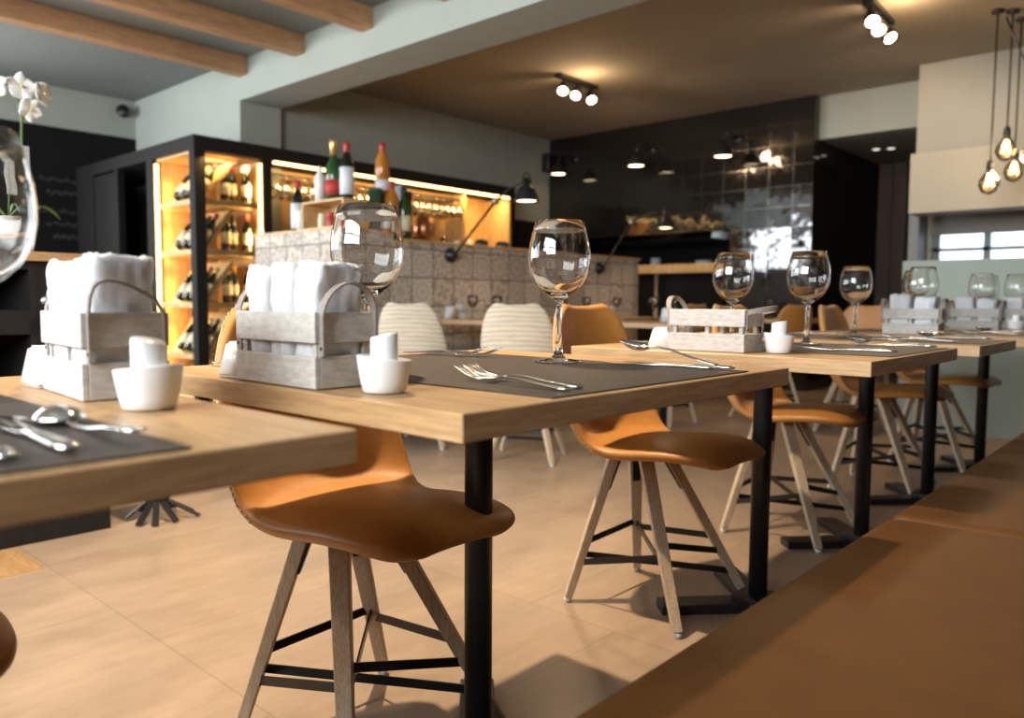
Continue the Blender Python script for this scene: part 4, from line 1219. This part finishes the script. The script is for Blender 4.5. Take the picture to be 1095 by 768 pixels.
def gooseneck(x, z, label):
    t = thing('sconce_lamp', label, 'lamp', (x, TY, z), 0, 'black lamps on the tile wall')
    bm = B(); lathe(bm, [(0, 0), (.05, 0), (.05, .015), (0, .015)], 20); mk('mount', bm, 'black_metal', t, True, (0, 0, .22), (PI / 2, 0, 0))
    bm = B(); tube(bm, [(0, -.01, .22), (0, -.15, .27), (0, -.28, .24), (0, -.32, .15)], .009, 8); mk('arm', bm, 'black_metal', t, True)
    c = Vector((0, -.32, 0))
    bm = B(); lathe(bm, [(.012, .17), (.022, .165), (.024, .12), (.045, .11), (.068, .09), (.085, .05), (.098, .012), (.101, 0), (.098, 0), (.094, .012), (.080, .05), (.06, .086), (.036, .104), (0, .106)], 28, c); s = mk('lamp_shade', bm, 'black_metal', t, True)
    bm = B(); lathe(bm, [(0, .030), (.05, .030), (.08, .018), (.088, .012), (.08, .010), (0, .010)], 28, c); mk('light_disc', bm, 'lamp_inside', s, True)
    return t
gooseneck(-5.957, 2.40, 'black lamp on the tile wall, leftmost of three beside the speaker')
gooseneck(-4.861, 2.375, 'black lamp on the tile wall, middle of three')
gooseneck(-3.82, 2.354, 'black lamp on the tile wall, rightmost of three')

def ceiling_spots(loc, label, rz):
    t = thing('ceiling_spotlight', label, 'spotlight', loc, rz, 'ceiling spotlight bars')
    bm = B(); box(bm, (-.035, -.28, -.035), (.035, .28, 0), .005); mk('bar', bm, 'black_metal', t)
    for y, dx, dy in ((-.2, .35, -.55), (0, .2, -.6), (.2, .5, -.3)):
        d = Vector((dx, dy, -.75)).normalized()
        q = Vector((0, 0, 1)).rotation_difference(-d).to_matrix().to_4x4()
        bm = B(); lathe(bm, [(0, .05), (.02, .05), (.03, .03), (.045, 0), (.055, -.06), (.058, -.075), (.052, -.075), (.048, -.06), (0, -.05)], 24)
        bmesh.ops.transform(bm, matrix=Matrix.Translation((0, y, -.10)) @ q, verts=bm.verts[:]); h = mk('lamp_head', bm, 'black_metal', t, True)
        bm = B(); lathe(bm, [(0, -.069), (.040, -.069), (.040, -.064), (0, -.064)], 24)
        bmesh.ops.transform(bm, matrix=Matrix.Translation((0, y, -.10)) @ q, verts=bm.verts[:]); mk('lens', bm, 'bulb', h, True)
        bm = B(); tube(bm, [(0, y, -.03), (0, y, -.09)], .008, 8); mk('stem', bm, 'black_metal', h, True)
    return t
ceiling_spots((-4.46, 5.80, ZC - .001), 'black bar with three round ceiling spots before the tile wall, left fixture', 0)
ceiling_spots((-1.85, 5.80, ZC - .001), 'black bar with round ceiling spots above the corridor, right fixture', 0.05)
for (x, y) in ((-4.46, 5.8), (-1.85, 5.8)):
    spot('fixture_light', (x + .05, y - .30, 2.66), (x + .9, y - 1.6, 0), 45, WARM, 1.5, .6, .05)
    spot('fixture_light', (x - .12, y + .05, 2.66), (x - .6, y + 2.6, 1.4), 40, WARM, 1.7, .7, .05)
    spot('fixture_light', (x + .15, y + .15, 2.68), (x + 1.5, y + 1.3, 2.0), 16, WARM, 1.7, .8, .05)
    l = bpy.data.lights.new('fixture_glow', 'POINT'); l.energy = 9; l.color = WARM; l.shadow_soft_size = .06
    o = bpy.data.objects.new('fixture_glow', l); COL.objects.link(o); o.location = (x + .18, y - .1, 2.70)

def pendant(x, y, z, label):
    t = thing('pendant_bulb', label, 'pendant lamp', (x, y, z), 0, 'bare bulb pendants')
    bm = B(); tube(bm, [(0, 0, .14), (0, 0, ZC - z - .03)], .006, 8); mk('cable', bm, 'black_metal', t, True)
    bm = B(); lathe(bm, [(0, .15), (.012, .15), (.022, .14), (.024, .09), (.018, .085), (0, .085)], 16); mk('socket', bm, 'black_metal', t, True)
    bm = B(); lathe(bm, [(.018, .09), (.03, .07), (.065, .02), (.07, -.02), (.05, -.065), (.02, -.083), (0, -.086)], 24); mk('globe', bm, 'amber_globe', t, True)
    bm = B()
    for k in range(6):
        a = k * PI / 3; bar(bm, (.012 * math.cos(a), .012 * math.sin(a), .06), (.030 * math.cos(a), .030 * math.sin(a), -.03), .0022, .0022)
    bm2 = bm; mk('filament', bm2, 'filament', t)
    bm = B(); lathe(bm, [(0, 0), (.04, 0), (.04, -.02), (0, -.03)], 16, (0, 0, ZC - z)); mk('ceiling_cap', bm, 'black_metal', t, True)
    return t
PD = [(-1.243, 6.35, 1.73, 'bare amber bulb pendant, lowest and leftmost of the cluster'), (-1.165, 6.42, 1.96, 'bare amber bulb pendant, highest of the cluster'), (-1.15, 6.64, 1.84, 'bare amber bulb pendant, middle height of the cluster'), (-1.02, 6.42, 1.90, 'bare amber bulb pendant at the right edge of the photo')]
for p in PD:
    pendant(*p)
l = bpy.data.lights.new('pendant_light', 'POINT'); l.energy = 9; l.color = WARM; l.shadow_soft_size = .1
o = bpy.data.objects.new('pendant_light', l); COL.objects.link(o); o.location = (-1.12, 6.32, 1.85)
bm = B(); pts = [(-1.20, 6.40, 2.86)]
for i in range(1, 16):
    u = i / 15; pts.append((-1.20 + u * .60, 6.40 + u * .1, 2.86 - .55 * math.sin(PI * u) * (1 - .1 * u)))
tube(bm, pts, .006, 8); o = mk('cable_loop', bm, 'black_metal', None, True); tag(o, 'loose black cable loop hanging beside the pendants', 'cable')

# small loudspeaker
t = thing('wall_speaker', 'small black loudspeaker in the corner where grey and tiled walls meet', 'speaker', (-6.29, 7.60, 2.60)); t.scale = (.8, .8, .85)
bm = B(); box(bm, (-.06, -.08, -.13), (.08, .08, .13), .035, 4); mk('housing', bm, 'black_metal', t, True)
bm = B(); box(bm, (.08, -.07, -.11), (.084, .07, .11), .002); mk('grille', bm, 'black_wall', t)
bm = B(); box(bm, (-.10, -.02, -.02), (-.06, .02, .02)); mk('bracket', bm, 'black_metal', t)
# corridor downlights
for k, (x, y) in enumerate(((-2.75, 8.7), (-2.62, 8.75))):
    bm = B(); lathe(bm, [(0, 0), (.035, 0), (.035, -.006), (0, -.006)], 16); o = mk('downlight', bm, 'downlight', None, True, (x, y, 2.49)); tag(o, 'tiny round downlight in the corridor ceiling, %s one' % ('left', 'right')[k], 'downlight', 'corridor downlights')

# ------------------------------------------------------------------ kitchen pass
t = thing('pass_counter', 'wooden serving shelf in the kitchen opening of the tile wall', 'counter', (0, 0, 0))
bm = B(); box(bm, (-6.30, 7.50, 1.20), (-3.89, 7.78, 1.295), .004); mk('shelf_board', bm, 'warm_wood', t)
bm = B(); box(bm, (-6.40, 7.60, 0), (-3.89, 7.70, 1.20)); mk('front_panel', bm, 'black_wall', t)
bm = B(); lathe(bm, [(0, 0), (.02, 0), (.02, 1.19), (0, 1.19)], 12, (-4.62, 7.48, 0)); mk('leg', bm, 'brushed', t, True)
t = thing('kitchen_bench', 'steel kitchen worktop inside the opening behind the serving shelf', 'worktop', (0, 0, 0))
bm = B(); box(bm, (-6.3, 8.2, 0), (-3.95, 8.8, 1.22), .01); mk('worktop', bm, 'brushed', t)
rnd = random.Random(3)
for k in range(9):
    x = -6.0 + k * .24; r = .06 + .05 * rnd.random(); h = .08 + .16 * rnd.random()
    bm = B(); lathe(bm, [(0, 0), (r, 0), (r, h), (r * .93, h), (r * .9, .01), (0, .01)], 20)
    o = mk('steel_pan' if k % 3 else 'white_bowl', bm, 'steel' if k % 3 else 'porcelain', None, True, (x, 8.42 + .1 * (k % 2), 1.2205))
    tag(o, '%s on the kitchen worktop in the opening, %s from the left' % ('steel pan' if k % 3 else 'white bowl', ('first', 'second', 'third', 'fourth', 'fifth', 'sixth', 'seventh', 'eighth', 'ninth')[k]), 'pan' if k % 3 else 'bowl', 'vessels in the kitchen opening')
spot('kitchen_light', (-5.0, 8.3, 1.85), (-5.0, 8.45, 1.2), 5, (1, .95, .9), 2.4, .8, .05)
t = thing('extractor_hood', 'dark extractor hood inside the kitchen opening', 'hood', (0, 0, 0))
bm = B(); prism(bm, [(8.1, 1.62), (8.9, 1.62), (8.8, 1.88), (8.3, 1.88)], 'x', -5.9, -4.3); mk('canopy', bm, 'brushed', t)
